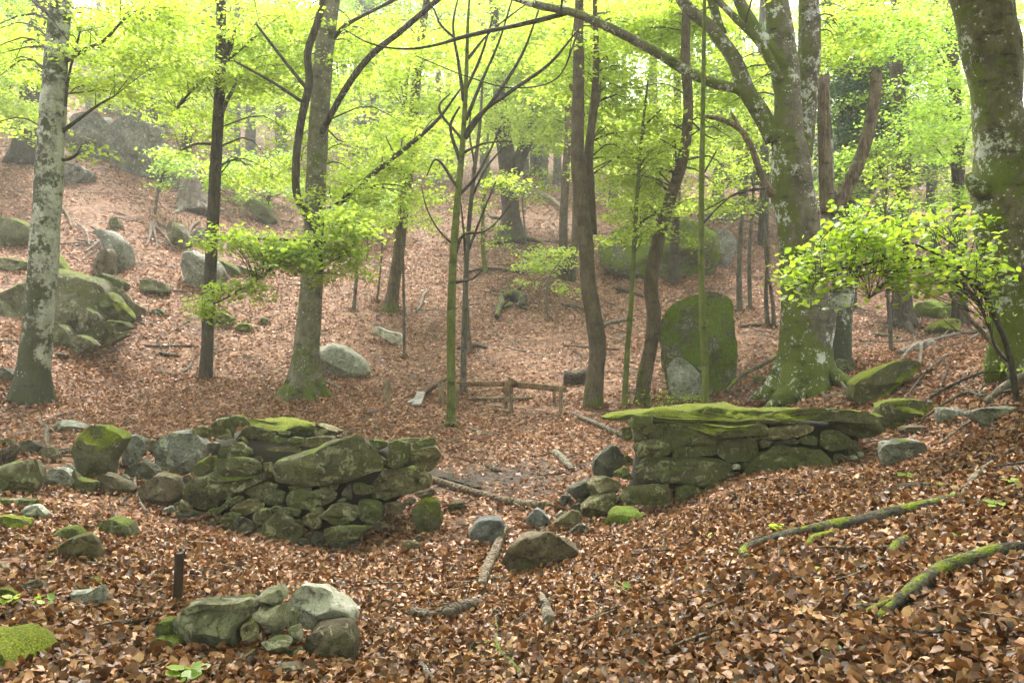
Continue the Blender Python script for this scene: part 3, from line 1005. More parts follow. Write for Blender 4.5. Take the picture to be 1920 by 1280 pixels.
rock('z3', '1145,480 1150,400 1260,310 1305,310 1360,380 1340,450 1270,500 1180,530', 'st_dark', 'dark leaning wedge at the left end of the right wall', Y=8.3, thick=.35)
rock('z3', '1335,420 1370,365 1410,395 1415,440 1360,450', 'st_wall2', 'small ochre stone right of the dark leaning wedge', Y=8.35)
rock('z3', '950,610 1100,550 1140,600 1120,670 1050,700 1000,650', 'st_dark', 'dark angular stone below the dark leaning wedge', Y=8.05, thick=.35)
rock('z3', '1100,570 1150,530 1270,525 1350,570 1310,620 1210,650 1130,650 1105,620', 'st_wall2', 'rounded olive stone at the wall end under the long slab', Y=7.9, thick=.4)
rock('z3', '1065,730 1110,680 1200,640 1290,620 1310,670 1290,730 1210,760 1160,790 1110,800 1070,770', 'st_wall2', 'knobbly crusted stone above the mossy corner stone', Y=7.75, thick=.4)
rock('z3', '1190,860 1240,770 1330,735 1430,745 1490,800 1420,860 1300,930 1220,930', 'st_green', 'shaggy moss covered corner stone at the foot of the right wall', Y=7.45, thick=.4)
rock('z3', '920,650 980,650 1000,700 960,740 900,700', 'st_dark', 'dark wet stone behind the broken branch end')
rock('z3', '1010,715 1050,705 1070,740 1040,765 1000,750', 'st_dark', 'little dark stone squeezed under the knobbly crusted stone', Y=7.9)
# corner and foreground left
rock('p', '-80,1210 0,1202 20,1210 42,1228 58,1248 64,1270 68,1310 -80,1330', 'st_cap', 'big rock with glowing moss in the bottom left corner', 'boulder', thick=.7, Y=3.15)
rock('z5', '520,520 680,510 770,470 800,590 720,650 600,630', 'st_grey', 'grey-green angular stone in the leaves left of the iron post')
rock('z5', '640,450 680,400 760,430 860,520 700,490', 'st_mossy', 'thin mossy stone sticking up behind the angular stone', dy=.1)
rock('z5', '170,460 310,410 370,510 320,535 190,500', 'st_brown', 'flat brown stone by the two leafy seedlings')
rock('z5', '-40,500 60,490 130,520 140,580 -40,610', 'st_cap', 'dark rock with moss at the left edge above the seedlings')
rock('z5', '230,280 260,262 295,265 290,300 240,305', 'st_brown', 'small stone in the leaves above the flat brown stone')
rock('z5', '70,110 110,65 200,75 230,110 150,130', 'st_brown', 'small buried brown stone below the moss striped rock')
# ruined concrete trough
tr = thing('ruined_trough', G(470, 1200), 'crumbling mossy concrete trough remains with dished front in the foreground', 'ruin')
TY = lambda px_, py_: 3.72 + (1235 - py_) / 150 * .35
for mat, pts, off, th in [
    ('st_concrete', '330,620 440,535 600,500 800,512 1000,515 1010,560 900,640 860,690 850,760 855,830 800,870 700,830 560,860 450,840 345,770', -.06, .34),
    ('st_concrete', '430,535 560,498 750,505 890,495 970,470 1000,520 900,560 700,545 560,530 470,560 390,610 360,600', -.2, .22),
    ('st_concrete', '960,470 1040,420 1170,400 1190,470 1170,520 1100,535 1010,530', -.16, .24), ('st_concrete', '910,590 1040,535 1180,520 1210,455 1205,640 1170,790 1120,760 1150,650 1000,650', -.12, .22),
    ('st_wall2', '850,690 930,640 1000,670 1000,790 900,815 855,770', -.16, .16), ('st_concrete', '990,800 1080,775 1230,800 1220,860 1140,890 1040,840', -.15, .16),
    ('st_wall2', '810,950 950,865 940,950 860,1030', -.2, .12), ('st_brown', '930,870 1080,860 1110,960 950,1010', -.02, .2), ('st_concrete', '1180,720 1280,690 1310,790 1240,820', -.08, .15),
    ('st_concrete', '1090,940 1280,860 1320,960 1180,1000', -.05, .2), ('st_brown', '1000,680 1070,670 1120,740 1020,770', .02, .15), ('st_concrete', '1230,990 1320,1000 1330,1060 1250,1040', -.1, .12),
    ('st_brown', '845,820 960,815 970,860 850,880', .03, .15), ('st_concrete', '1190,560 1260,560 1270,690 1190,700', .0, .2)]:
    poly = np.array(px('z6', parse(pts)))
    cx, cy_ = poly.mean(0)
    mb = MB()
    Yc = TY(cx, cy_) + off + .12
    stone_mesh(mb, poly, Yc, th, rough=.07, round_=.8)
    obj('fragment', mb, M[mat], W(cx, cy_, Yc), tr, sharp=40)
rock('z6', '1215,470 1310,370 1500,380 1560,420 1560,490 1650,520 1700,630 1660,710 1500,720 1280,680 1260,560', 'st_white', 'pale crumbly concrete lump on top of the dark brown rock', 'rubble_block', Y=4.0, thick=.38, sink=0, rough=.10, cat='concrete block')
rock('z6', '1300,820 1340,740 1450,700 1640,690 1710,790 1700,900 1620,1000 1500,1040 1420,1000 1400,900', 'st_brown', 'dark brown rock under the pale concrete lump', Y=3.78, thick=.42, sink=0)
rock('z6', '200,700 250,650 330,640 350,760 240,765', 'st_mossy', 'small round mossy stone at the left end of the trough', Y=3.85, thick=.16)
rock('z6', '130,850 220,770 330,780 420,850 400,920 230,925', 'st_mossy', 'domed mossy brown stone in front of the trough left end', thick=.26)
rock('z6', '1060,1080 1120,1000 1240,985 1370,1100 1380,1180 1060,1180', 'st_brown', 'smooth brown stone at the bottom edge below the trough', thick=.25, Y=3.42)

# pipe post
mb = MB()
a = G(333, 1132)
b = W(337, 1036, a[1])
gz = h1(a[0], a[1])
tube(mb, [(a[0], a[1], gz - .25), a, b], [.027, .027, .026], 14, 12, .015, 20, 0, False)
tube(mb, [b + (0, 0, -.035), b + (0, 0, .002)], [.031, .031], 14, 3, .01, 20, 0, False)
tube(mb, [b + (0, 0, -.0005), b + (0, 0, -.10)], [.022, .022], 14, 3, 0, 20, 0, True)
tag(obj('iron_post', mb, M['iron'], (a[0], a[1], gz)), 'rusty iron pipe post standing in the leaves behind the trough', 'post')

# ------------------------------------------------------------------ rocks behind the wall and on the slopes
rock('p', '1239,605 1252,572 1280,553 1322,547 1352,553 1369,578 1380,620 1389,655 1383,700 1370,738 1300,742 1258,722 1247,680 1242,640', 'st_green', 'tall upright oval boulder fully cloaked in moss', 'boulder', thick=.9, facets=18, round_=.4, n=56)
rock('p', '1254,700 1258,680 1272,670 1300,690 1318,712 1322,740 1290,745 1258,735', 'st_pale', 'pale lichened stone leaning on the tall mossy boulder', thick=.5, Y=14.6)
rock('p', '1132,465 1145,435 1180,420 1240,412 1300,420 1335,440 1345,480 1330,525 1280,528 1220,520 1170,510 1140,495', 'st_green', 'huge mossy boulder behind the curved trunks', 'boulder', thick=3.0, facets=14, n=48)
rock('p', '1300,470 1330,430 1370,430 1385,460 1370,490 1320,500', 'st_grey', 'grey-green boulder right of the huge mossy boulder', 'boulder', thick=1.5)
rock('p', '595,690 600,655 625,645 650,652 680,672 693,695 670,704 620,704', 'st_pale', 'smooth pale grey boulder beside the flared beech trunk', 'boulder', thick=1.0, facets=3, rough=.025)
rock('a5', '165,635 200,630 260,655 330,665 350,700 348,730 300,725 240,695 180,665', 'st_white', 'flat whitish stone slab lying on the leaf slope', 'slab', thick=.5)
rock('a4', '510,100 570,95 640,115 700,175 725,250 715,310 650,325 620,310 620,200 580,140', 'st_grey', 'rounded pale boulder with sticks piled on it, left slope', 'boulder', thick=1.2)
rock('a4', '530,270 560,200 600,190 625,230 625,320 580,340 540,325', 'st_brown', 'dark cleft block below the rounded stick-piled boulder', thick=.9, Y=19.6)
rock('a4', '1020,290 1035,230 1080,218 1150,250 1210,280 1255,360 1250,420 1180,445 1100,440 1050,390', 'st_grey', 'pale boulder with a moss streak behind the thin dark trunk', 'boulder', thick=1.3)
rock('a4', '1190,250 1230,245 1300,290 1370,350 1350,390 1270,390 1230,300', 'st_mossy', 'mossy ramp of rock right of the moss streaked boulder', 'boulder', thick=1.2, dy=.5)
rock('a4', '1290,285 1400,310 1480,340 1450,360 1370,350', 'st_hill', 'long low rock ledge beneath the left leaf spray', 'ledge', thick=.8)
rock('a4', '930,80 960,45 1010,60 1050,150 1050,210 1000,210 950,140', 'st_hill', 'brown mossy rock under the exposed roots', thick=1.2)
rock('a4', '1070,110 1110,80 1180,85 1190,150 1120,175 1075,170', 'st_grey', 'grey rounded rock behind the thin dark trunk, upper one', 'boulder', thick=1.0)
rock('a4', '770,400 790,362 860,365 930,390 945,430 900,465 800,440', 'st_hill', 'flat brown rock half sunk in the left slope', thick=.8)
rock('a4', '840,570 850,535 900,532 925,560 910,580', 'st_hill', 'small mossy rock below the flat brown rock', thick=.4)
rock('a4', '740,540 760,510 810,525 830,560 780,565', 'st_brown', 'small bare brown rock beside the outcrop tip', thick=.4)
rock('a4', '1310,640 1340,612 1390,615 1410,655 1360,672 1315,670', 'st_cap', 'little yellow-mossed rock right of the thin dark trunk', thick=.45)
rock('a4', '1450,600 1470,580 1500,590 1500,625 1460,630', 'st_mossy', 'small round mossy rock upslope of the yellow-mossed rock', thick=.35)
rock('a4', '1190,640 1190,560 1230,545 1300,580 1290,620 1230,640', 'st_cap', 'bright mossy rock hidden by the lowest leaf spray', thick=.6)
rock('a4', '610,65 620,25 655,20 680,70 670,100 630,95', 'st_mossy', 'stubby mossy stone standing high on the left slope', thick=.6)
rock('a1', '1365,1150 1385,1105 1430,1115 1500,1150 1535,1240 1500,1245 1420,1195', 'st_mossy', 'dark mossy tilted boulder right of the thin dark trunk, far up', 'boulder', thick=1.4)
rock('a6', '945,1020 955,945 1040,885 1110,840 1200,812 1310,808 1320,830 1290,880 1200,930 1130,1000 1040,1035', 'st_cap', 'long mossy boulder lying on the right bank', 'boulder', thick=.8)
rock('a6', '1090,1060 1130,1040 1280,1028 1390,1035 1400,1100 1385,1180 1270,1190 1150,1195 1100,1160', 'st_cap', 'squat block with a thick moss pad beside the right wall', 'block', thick=.6)
rock('a6', '1410,1130 1425,1090 1500,1085 1585,1090 1560,1140 1500,1180 1440,1170', 'st_grey', 'grey flat slab just right of the moss pad block', 'slab', thick=.5)
rock('a6', '1590,1100 1680,1080 1800,1080 1980,1060 1980,1150 1850,1165 1680,1170 1600,1140', 'st_grey', 'long grey slab running off the right edge', 'slab', thick=.5)
rock('p', '1642,850 1652,832 1690,825 1730,828 1746,850 1725,866 1660,870', 'st_grey', 'rounded grey stone in front of the moss pad block', thick=.4)
rock('a6', '1220,1190 1380,1185 1400,1240 1300,1245 1230,1230', 'st_brown', 'brown stone under the moss pad block', thick=.4)
rock('a6', '1265,590 1270,495 1330,488 1450,492 1535,495 1540,570 1450,590 1330,595', 'st_green', 'flat-topped mossy boulder behind the right bank', 'boulder', thick=1.2)
rock('a6', '1370,660 1420,610 1500,588 1540,600 1535,650 1450,670 1380,680', 'st_cap', 'yellow-green rock in front of the flat-topped mossy boulder', thick=.9)
rock('a6', '1690,620 1750,560 1800,545 1830,600 1780,640', 'st_cap', 'yellow mossy rock half hidden by the far right trunk', thick=.6)
rock('a6', '860,850 880,810 950,830 960,880 920,910 870,900', 'st_mossy', 'mossy stone at the foot of the grey snag', thick=.5)
rock('a6', '385,940 400,905 450,905 465,930 440,955', 'st_mossy', 'small dark mossy stone between the upright boulder and the big beech', thick=.4)
rock('a6', '1800,1210 1850,1170 1960,1155 1960,1220 1850,1235', 'st_grey', 'grey rounded stone cut by the right edge below the long slab', Y=7.2, thick=.4)
# left outcrop: pieces of one rock face
oc = thing('rock_outcrop', G(130, 655), 'cracked mossy rock outcrop at the foot of the left slope', 'rock')
for mat, pts, th in [
    ('st_hill', '-90,470 20,480 150,400 290,300 350,330 470,360 620,400 700,500 740,600 700,650 560,730 440,775 330,770 200,730 -90,700', 2.2), ('st_hill', '-90,480 20,490 90,560 150,640 140,720 60,720 -90,690', 1.4), ('st_cap', '280,370 300,220 340,250 400,340 430,440 420,520 330,530 270,500', 1.2),
    ('st_hill', '270,540 300,520 420,530 480,650 470,690 400,680 350,620 280,600', 1.0), ('st_hill', '420,520 460,510 560,560 620,640 560,720 500,700 440,600', 1.1),
    ('st_hill', '270,620 350,620 400,680 400,760 330,775 260,740', .9), ('st_hill', '400,690 430,675 500,690 550,740 440,785 400,770', .8),
    ('st_mossy', '590,620 620,590 700,600 735,640 700,660 620,670', .8), ('st_hill', '420,380 480,370 560,440 600,540 560,560 460,510 425,450', 1.2),
    ('st_mossy', '560,430 620,440 690,520 720,590 640,600 590,540', 1.0), ('st_cap', '620,480 700,500 760,590 730,620 680,590', .7),
    ('st_hill', '480,340 560,330 680,370 720,420 680,450 560,430', .9), ('st_brown', '260,770 330,775 400,790 360,810 270,800', .6), ('st_mossy', '570,720 660,670 740,660 700,690 600,740', .5)]:
    poly = np.array(px('a4', parse(pts)))
    mb = MB()
    stone_mesh(mb, poly.mean(0) + (poly - poly.mean(0)) * (1.04 if th < 2 else 1), 15.3 + (665 - poly[:, 1].mean()) * .014 + th * .3 + (.1 if th > 2 else 0), th * (1.3 if th > 2 else .8), rough=.13, facets=18, round_=.4, n=90 if th > 2 else 44)
    MOSSY.append((obj('rock_face', mb, M[mat], oc.location, oc, sharp=40), mat))
for pts, mat, lab in [
    ('-60,60 10,20 80,30 180,80 170,130 60,200 -60,190', 'st_mossy', 'mossy boulder at the left edge behind the white beech'),
    ('-60,260 60,250 160,270 150,310 60,340 -60,340', 'st_hill', 'layered dark rock shelf at the left edge of the slope')]:
    rock('a4', pts, mat, lab, 'boulder', thick=1.4)
rock('p', '-30,690 10,688 28,700 25,712 -30,716', 'st_dark', 'dark flat stone left of the white beech foot', thick=.5)
# misty cliff up the left slope
for pts, lab, th in [
    ('122,250 140,212 190,205 215,240 205,300 150,300 125,280', 'squarish misty cliff block just right of the white beech', 3), ('205,235 240,212 300,240 322,275 300,330 240,325 205,300', 'tilted misty cliff block left of the slim dark trunk', 3),
    ('150,215 165,160 215,135 250,165 245,215 200,215', 'upper misty cliff block among leaves', 3), ('250,215 255,130 300,105 345,140 355,190 320,240 280,235', 'tall narrow misty crag among leaves', 3),
    ('310,330 330,285 370,290 392,325 380,352 330,350', 'low dark rock at the right end of the misty cliff', 2),
    ('240,290 300,270 350,300 380,330 360,350 300,350 250,330', 'dark jutting rock under the misty cliff', 3), ('140,90 230,60 330,80 340,130 250,130 170,140', 'highest misty crag among the upper leaves', 4),
    ('110,300 150,305 170,330 140,350 112,340', 'small grey boulder beside the white beech, upslope', 2)]:
    rock('p', pts, 'st_cliff', lab, 'crag', thick=th * .8, facets=24, rough=.15, n=64, round_=.4)

# ------------------------------------------------------------------ trees
def world_path(pts, Y, dys=None):
    P, R = [], []
    for i, q in enumerate(pts):
        y = Y + (q[3] if len(q) > 3 else 0)
        P.append(W(q[0], q[1], y))
        R.append((q[2] if len(q) > 2 else 4) * y / F)
    return np.array(P), np.array(R)


def spray(mb, c, R, size, dens=1.0, near=False, mat=0, droop=.12, thick=.07, rng=RNG, squash=1.0):
    """one flat beech spray: leaf clusters on a drooping, uneven layer"""
    n = int(dens * 3.1416 * R * R * squash / (size * size * .5) * .62)
    n = max(n, 10)
    k = max(3, n // 9)
    a = rng.uniform(0, 2 * np.pi, k)
    rr = np.sqrt(rng.uniform(0, 1, k)) * R * (1 + .25 * np.sin(a * 3 + rng.uniform(0, 6)))
    az = rng.uniform(0, np.pi)
    ux, uy = math.cos(az), math.sin(az)
    lx, ly = rr * np.cos(a), rr * np.sin(a) * squash
    cl = np.stack([lx * ux - ly * uy, lx * uy + ly * ux, -droop * (rr / R) ** 2 * R + rng.normal(0, thick, k)], -1)
    tilt = rng.normal(0, .10, 2)
    cl[:, 2] += cl[:, 0] * tilt[0] + cl[:, 1] * tilt[1]
    idx = rng.integers(0, k, n)
    p = c + cl[idx] + rng.normal(0, 1, (n, 3)) * np.array([size * 1.25, size * 1.25, size * .55])
    leaves(mb, p, size, (-.15, .38), .5, near, mat, .68, rng=rng)
    return cl


def twig(mb, a, b, r0, r1, mat=1, sag=.12, k=4, m=6):
    mid = (a + b) / 2 + np.array((0, 0, sag * np.linalg.norm(b - a)))
    mid += RNG.normal(0, .05, 3) * np.linalg.norm(b - a)
    tube(mb, [a, mid, b], [r0, (r0 + r1) / 2, r1], k, m, 0, 1, mat, False)


def leafsize(Y):
    return max(.085, .0047 * Y)


TREES = {}
CROWN_GAIN = 2.0


def tree(name, label, base, trunk, mat, limbs=(), crown=(), leaf='leaf', flare=0.0, lobes=5, group=None, Y=None, extend=4.0, k=14, rough=.05, cat='tree',
         bumps=0.0, limbmat=None, dens=1.0, crown_name='crown', jag=0.0, reach=3.5, roots=(), lsz=None, ntw=5):
    g = G(*base)
    Y = Y or g[1]
    b = W(base[0], base[1], Y)
    b = np.array((b[0], Y, h1(b[0], Y)))
    t = thing(name, b, label, cat, group)
    P, R = world_path(trunk, Y)
    P = np.vstack([[(P[0] if abs(P[0][2] - b[2]) > .6 else b) + np.array((0, 0, -.12))], P[1:] if True else P])
    R = np.concatenate([[R[0]], R[1:]])
    if trunk[-1][1] <= 6 and extend:
        dv = P[-1] - P[-2]
        dv /= np.linalg.norm(dv)
        P = np.vstack([P, P[-1] + dv * extend])
        R = np.append(R, R[-1] * .45)
    L = np.linalg.norm(np.diff(P, axis=0), axis=1).sum()
    mb = MB()
    m = int(np.clip(L / max(R.mean() * .8, .05), 14, 90))
    C, r = tube(mb, P, R, k, m, rough, 3.0, 0, True, flare, lobes, bumps, jag, seed=b[0] * 1.7)
    tr = obj('trunk', mb, M[mat], b, t)
    allC, allr = [C], [r]
    for li in limbs:
        pts = li[0]
        lm = li[1] if len(li) > 1 else (limbmat or mat)
        nm = li[2] if len(li) > 2 else 'limb'
        P2, R2 = world_path(pts, Y)
        if pts[-1][1] <= 6 and extend:
            dv = P2[-1] - P2[-2]
            dv /= np.linalg.norm(dv)
            P2 = np.vstack([P2, P2[-1] + dv * 2.0])
            R2 = np.append(R2, R2[-1] * .5)
        mb = MB()
        L2 = np.linalg.norm(np.diff(P2, axis=0), axis=1).sum()
        C2, r2 = tube(mb, P2, R2, 10 if R2.max() > .04 else 6, int(np.clip(L2 / max(R2.mean() * 1.1, .05), 8, 60)), rough, 5.0, 0, True, seed=pts[0][0], jag=.03 if nm in ('snag', 'dead_limb') else 0)
        obj(nm, mb, M[lm], W(pts[0][0], pts[0][1], Y), t)
        if nm not in ('root',):
            allC.append(C2)
            allr.append(r2)
    for rp in roots:                       # surface roots follow the ground
        mb = MB()
        P2 = np.array([W(q[0], q[1], min(G(q[0], q[1])[1], Y - R[0] * .5 - .3 * i_ / len(rp))) for i_, q in enumerate(rp)])
        R2 = np.array([q[2] * Y / F for q in rp])
        tube(mb, P2, R2, 8, 14, rough, 5, 0, True)
        obj('root', mb, M[mat], P2[0], t)
    if crown:
        mb = MB()
        A = np.vstack(allC)
        Ar = np.concatenate(allr)
        for bx in crown:
            x0, x1, y0, y1, d0, d1, n, R0 = bx[:8]
            dn = (bx[8] if len(bx) > 8 else 1.0) * dens
            for i in range(int(n * ((1.45 if Y < 22 else 2.0) if bx[3] > 0 else .3))):
                yy = Y + RNG.uniform(d0, d1)
                c = W(RNG.uniform(x0, x1), RNG.uniform(y0, y1), yy)
                hh = h1(c[0], c[1])
                if c[2] < hh + .5:
                    continue
                Rs = R0 * RNG.uniform(.65, 1.25)
                cl = spray(mb, c, Rs, lsz or leafsize(yy), dn, near=lsz is not None)
                dd = np.linalg.norm((A - c) * np.array((1, 1, 1.6)) - np.array((0, 0, -.6)), axis=1)
                j = int(np.argmin(dd))
                if dd[j] < reach:
                    r0 = min(Ar[j] * .5, (.008 if ntw > 2 else .004) + .006 * dd[j])
                    twig(mb, A[j], c, r0, .004)
                    if yy < 22:
                        for q in cl[::max(1, len(cl) // 5)][:ntw]:
                            twig(mb, c * .7 + A[j] * .3 if dd[j] < 1.5 else c, c + q, .004 if ntw > 2 else .0025, .0015, k=3, m=4, sag=.02)
        if mb.n:
            tag(obj(crown_name, mb, [M[leaf], M['twig']], b, t, smooth=False), kind='stuff')
    TREES[name + '|' + label] = t
    return t, Y


BG = 'beeches standing in the mist'
# A white lichened beech, left
tree('beech_tree', 'white lichen-splashed beech trunk leaning right near the left edge', (58, 750),
     [(58, 750, 31), (62, 700, 27), (72, 600, 26), (84, 450, 25), (96, 260, 23), (106, 100, 20), (114, 0, 18)], 'beech_white', flare=.5, lobes=5, k=22, bumps=.15,
     limbs=[([(122, 115, 5), (155, 95, 4), (190, 80, 3), (225, 45, 2)], 'twig'), ([(115, 248, 4), (150, 222, 3), (180, 200, 2.5), (215, 180, 1.5)], 'twig'),
            ([(108, 300, 4), (130, 298, 3), (150, 285, 2)], 'twig'), ([(122, 200, 4), (126, 160, 3), (150, 60, 2)], 'twig')],
     crown=[(140, 330, 0, 120, -.5, 3, 15, .8), (130, 300, 130, 195, .2, 3, 6, .7), (120, 190, 265, 300, -.6, .6, 2, .35), (-80, 70, 0, 240, .5, 3, 9, .7), (-150, 400, -420, -20, -3, 5, 30, .9, .7)])
# C thin dark trunk
tree('beech_tree', 'slim dark trunk standing between the white beech and the flared beech', (385, 708),
     [(385, 708, 13), (388, 660, 11.5), (396, 480, 11), (405, 300, 10.5), (413, 140, 9.5), (415, 0, 8)], 'dark', flare=.3, lobes=4,
     limbs=[([(418, 110, 7), (430, 85, 6), (440, 58, 4)],), ([(412, 222, 5), (425, 190, 4), (438, 165, 3), (446, 140, 2)], 'dead'),
            ([(408, 130, 3), (360, 170, 2.5), (330, 205, 2)], 'twig'), ([(402, 270, 2.5), (360, 272, 2), (340, 282, 1.3)], 'twig'), ([(418, 120, 3), (450, 95, 2), (490, 60, 1.5)], 'twig')],
     crown=[(260, 400, 20, 220, -.5, 3, 12, .8), (300, 400, 220, 310, .5, 3, 4, .6), (400, 560, 20, 130, -.5, 2.5, 12, .75), (420, 540, 240, 340, 1, 4, 6, .7), (200, 560, -400, -10, -3, 4, 22, .9, .7)])
# D flared beech
tree('beech_tree', 'grey beech with flared root foot and dark crooked side stem, left of centre', (570, 742),
     [(570, 742, 27), (572, 700, 23), (580, 600, 21), (586, 500, 20), (592, 350, 19), (600, 200, 18), (612, 60, 17), (622, 0, 15)], 'beech_plain', flare=1.3, lobes=6, k=28,
     limbs=[([(596, 500, 8, -.35), (603, 450, 8, -.5), (586, 420, 8, -.5), (558, 370, 7.5, -.5), (555, 310, 7.5, -.5), (566, 220, 7.5, -.5), (580, 150, 7.5, -.5), (577, 100, 7, -.5), (596, 40, 7, -.5), (606, 0, 6, -.5)], 'dark', 'stem'),
            ([(596, 410, 6, -.4), (640, 378, 5, -.5), (700, 325, 4.5, -.7), (770, 270, 4.5, -.8), (820, 225, 3, -.9), (865, 165, 1.5, -1)], 'twig'),
            ([(603, 250, 6, -.2), (640, 180, 6, -.3), (690, 110, 6, -.4), (750, 60, 5.5, -.5), (816, 4, 5, -.6)], 'dark'),
            ([(604, 110, 5), (640, 55, 4), (700, 20, 3), (740, 0, 3)], 'twig'), ([(578, 170, 4, -.5), (530, 110, 3, -.5), (480, 45, 2, -.5)], 'twig'),
            ([(572, 195, 3.5, -.5), (520, 160, 3, -.5), (440, 115, 2, -.5)], 'twig')],
     crown=[(420, 580, 20, 190, 0, 4, 17, .8), (600, 720, 40, 140, 0, 3, 10, .75), (620, 800, 310, 380, -1.5, 1.5, 10, .62), (720, 820, 235, 290, -1, 1.5, 6, .55),
            (580, 680, 345, 420, -1.5, .5, 6, .5), (540, 680, 160, 330, 1, 5, 12, .7), (400, 900, -420, -10, -4, 4, 30, .9, .7)])
# the low near spray of that beech
t, Y = tree('beech_sapling', 'low bright spray of young beech leaves crossing the slim dark trunk', (602, 505), [(602, 500, 3), (600, 455, 3)], 'twig', Y=12.6, extend=0, cat='branch',
            limbs=[([(600, 460, 3), (560, 470, 2.6), (510, 505, 2.2), (450, 545, 2), (380, 580, 1)], 'twig', 'twig'), ([(602, 455, 3), (540, 450, 2.4), (470, 448, 2), (385, 450, 1)], 'twig', 'twig'),
                   ([(602, 500, 3), (650, 480, 2), (690, 490, 1)], 'twig', 'twig')],
            crown=[(375, 430, 443, 462, -.3, .3, 4, .20), (430, 560, 440, 490, -.4, .4, 16, .24), (480, 590, 470, 505, -.3, .3, 10, .22), (560, 680, 440, 520, -.4, .4, 14, .24),
                   (590, 700, 395, 440, -.5, .5, 8, .28), (355, 420, 565, 592, -.2, .2, 6, .16), (380, 500, 535, 560, -.2, .2, 8, .18)], leaf='leaf', dens=2.2, lsz=.072, ntw=1)
# E green sapling with bare fan of twigs
fan = [[(872, 260, 5), (885, 240, 4), (930, 180, 3.5), (980, 100, 2.5), (1010, 20, 1.5)], [(874, 225, 4), (900, 160, 3), (935, 80, 2), (960, 0, 1.5)],
       [(868, 258, 5), (890, 225, 4), (960, 170, 3.5), (1030, 120, 3), (1085, 55, 1.5)], [(862, 300, 4), (846, 230, 2.5), (862, 200, 2)], [(878, 110, 3), (910, 70, 2), (990, 5, 1.2)],
       [(870, 190, 4), (860, 120, 3), (850, 40, 2), (858, 0, 1.5)], [(852, 480, 4), (870, 440, 3), (905, 435, 2), (965, 375, 1.5)], [(852, 530, 3), (890, 520, 2.5), (905, 505, 1.5)],
       [(857, 350, 3), (815, 300, 2), (800, 330, 1.2)], [(856, 370, 3.5), (885, 340, 3), (920, 280, 2), (940, 235, 1.2)], [(852, 460, 3), (830, 440, 2), (800, 390, 1.3), (790, 350, 1)],
       [(873, 170, 3), (900, 110, 2.5), (925, 30, 1.5)], [(862, 290, 3), (905, 270, 2), (960, 265, 1.2)], [(866, 262, 3), (825, 195, 2), (845, 175, 1)]]
tree('bare_sapling', 'green barked sapling with a fan of bare dark twigs, standing alone mid clearing', (845, 797),
     [(845, 797, 9), (846, 760, 8.2), (846, 600, 8), (850, 480, 7.2), (860, 350, 6.2), (868, 260, 5), (874, 150, 4), (878, 30, 2.5), (880, 0, 2)], 'greenstem', flare=.6, lobes=3,
     limbs=[(f, 'twig', 'branch') for f in fan], extend=1.0, k=12,
     roots=[[(842, 793, 5), (832, 798, 3.5), (824, 802, 1.5)], [(848, 795, 5), (856, 799, 3.5), (862, 803, 1.5)]])
# F second sapling and companions
tree('bare_sapling', 'thin mottled sapling right behind the green barked sapling', (868, 738),
     [(868, 738, 6.5), (870, 640, 5.5), (873, 540, 5), (878, 440, 4.5), (888, 330, 4), (900, 230, 3), (905, 150, 2)], 'grey_far', extend=0, k=8,
     limbs=[([(875, 500, 3), (868, 420, 2), (864, 380, 1.2)], 'twig', 'branch'), ([(878, 470, 3), (905, 400, 2), (930, 340, 1.2)], 'twig', 'branch'), ([(884, 370, 2.5), (915, 310, 2), (945, 275, 1.2)], 'twig', 'branch'),
            ([(890, 310, 2), (880, 240, 1.6), (884, 200, 1)], 'twig', 'branch')], crown=[(890, 960, 300, 350, -.5, 1, 4, .4)])
tree('bare_sapling', 'leaning pale thin stem behind the mottled sapling', (882, 660), [(882, 660, 5), (877, 600, 4), (874, 540, 3.5), (872, 480, 3)], 'dead', extend=0, k=8)
tree('bare_sapling', 'needle thin straight stem left of the green sapling', (758, 670), [(758, 670, 3), (757, 560, 2.6), (755, 460, 2.2), (750, 370, 1.6)], 'grey_far', extend=0, k=6, crown=[(740, 770, 380, 410, -.3, .5, 3, .35)])
tree('bare_sapling', 'mossy curved stem upslope of the mottled sapling', (912, 512), [(912, 512, 5), (906, 470, 4), (905, 420, 3.5), (910, 330, 3), (915, 250, 2)], 'greenstem', extend=0, k=8, crown=[(880, 940, 380, 460, -.5, .5, 5, .4)])
# H slanted trunk
tree('beech_tree', 'slanting brown trunk with mossy foot on the leaf slope', (730, 583),
     [(730, 583, 13), (738, 540, 11), (748, 470, 10.5), (756, 400, 10), (768, 300, 9.5), (775, 220, 9), (785, 110, 8), (800, 0, 6)], 'brown', flare=.7, lobes=4,
     limbs=[([(770, 280, 5), (760, 200, 4), (776, 60, 3)],)], crown=[(700, 850, 30, 330, -3, 4, 22, 1.0), (640, 900, -350, -10, -4, 4, 14, 1.2, .7), (690, 790, 380, 420, -1, 1, 4, .8)])
# I forked hazy trunk
tree('forked_tree', 'forked dark trunk with exposed spreading roots high in the middle', (958, 452),
     [(958, 452, 22), (958, 420, 17), (956, 360, 16), (952, 310, 17), (942, 240, 14), (935, 160, 11), (925, 0, 8)], 'dark', flare=.9, lobes=6,
     limbs=[([(962, 330, 13), (985, 270, 12), (1005, 210, 10), (1015, 120, 7), (1020, 0, 5)],)], crown=[(860, 1080, 120, 260, -4, 5, 26, 1.2), (860, 1060, 0, 120, -4, 6, 18, 1.3), (800, 1100, -300, -10, -4, 4, 12, 1.4, .7)],
     roots=[[(948, 448, 7), (930, 452, 5), (912, 458, 2)], [(968, 450, 7), (985, 458, 5), (998, 466, 2)], [(958, 455, 7), (962, 465, 4), (975, 474, 2)], [(975, 446, 6), (1000, 450, 4), (1015, 455, 2)]])
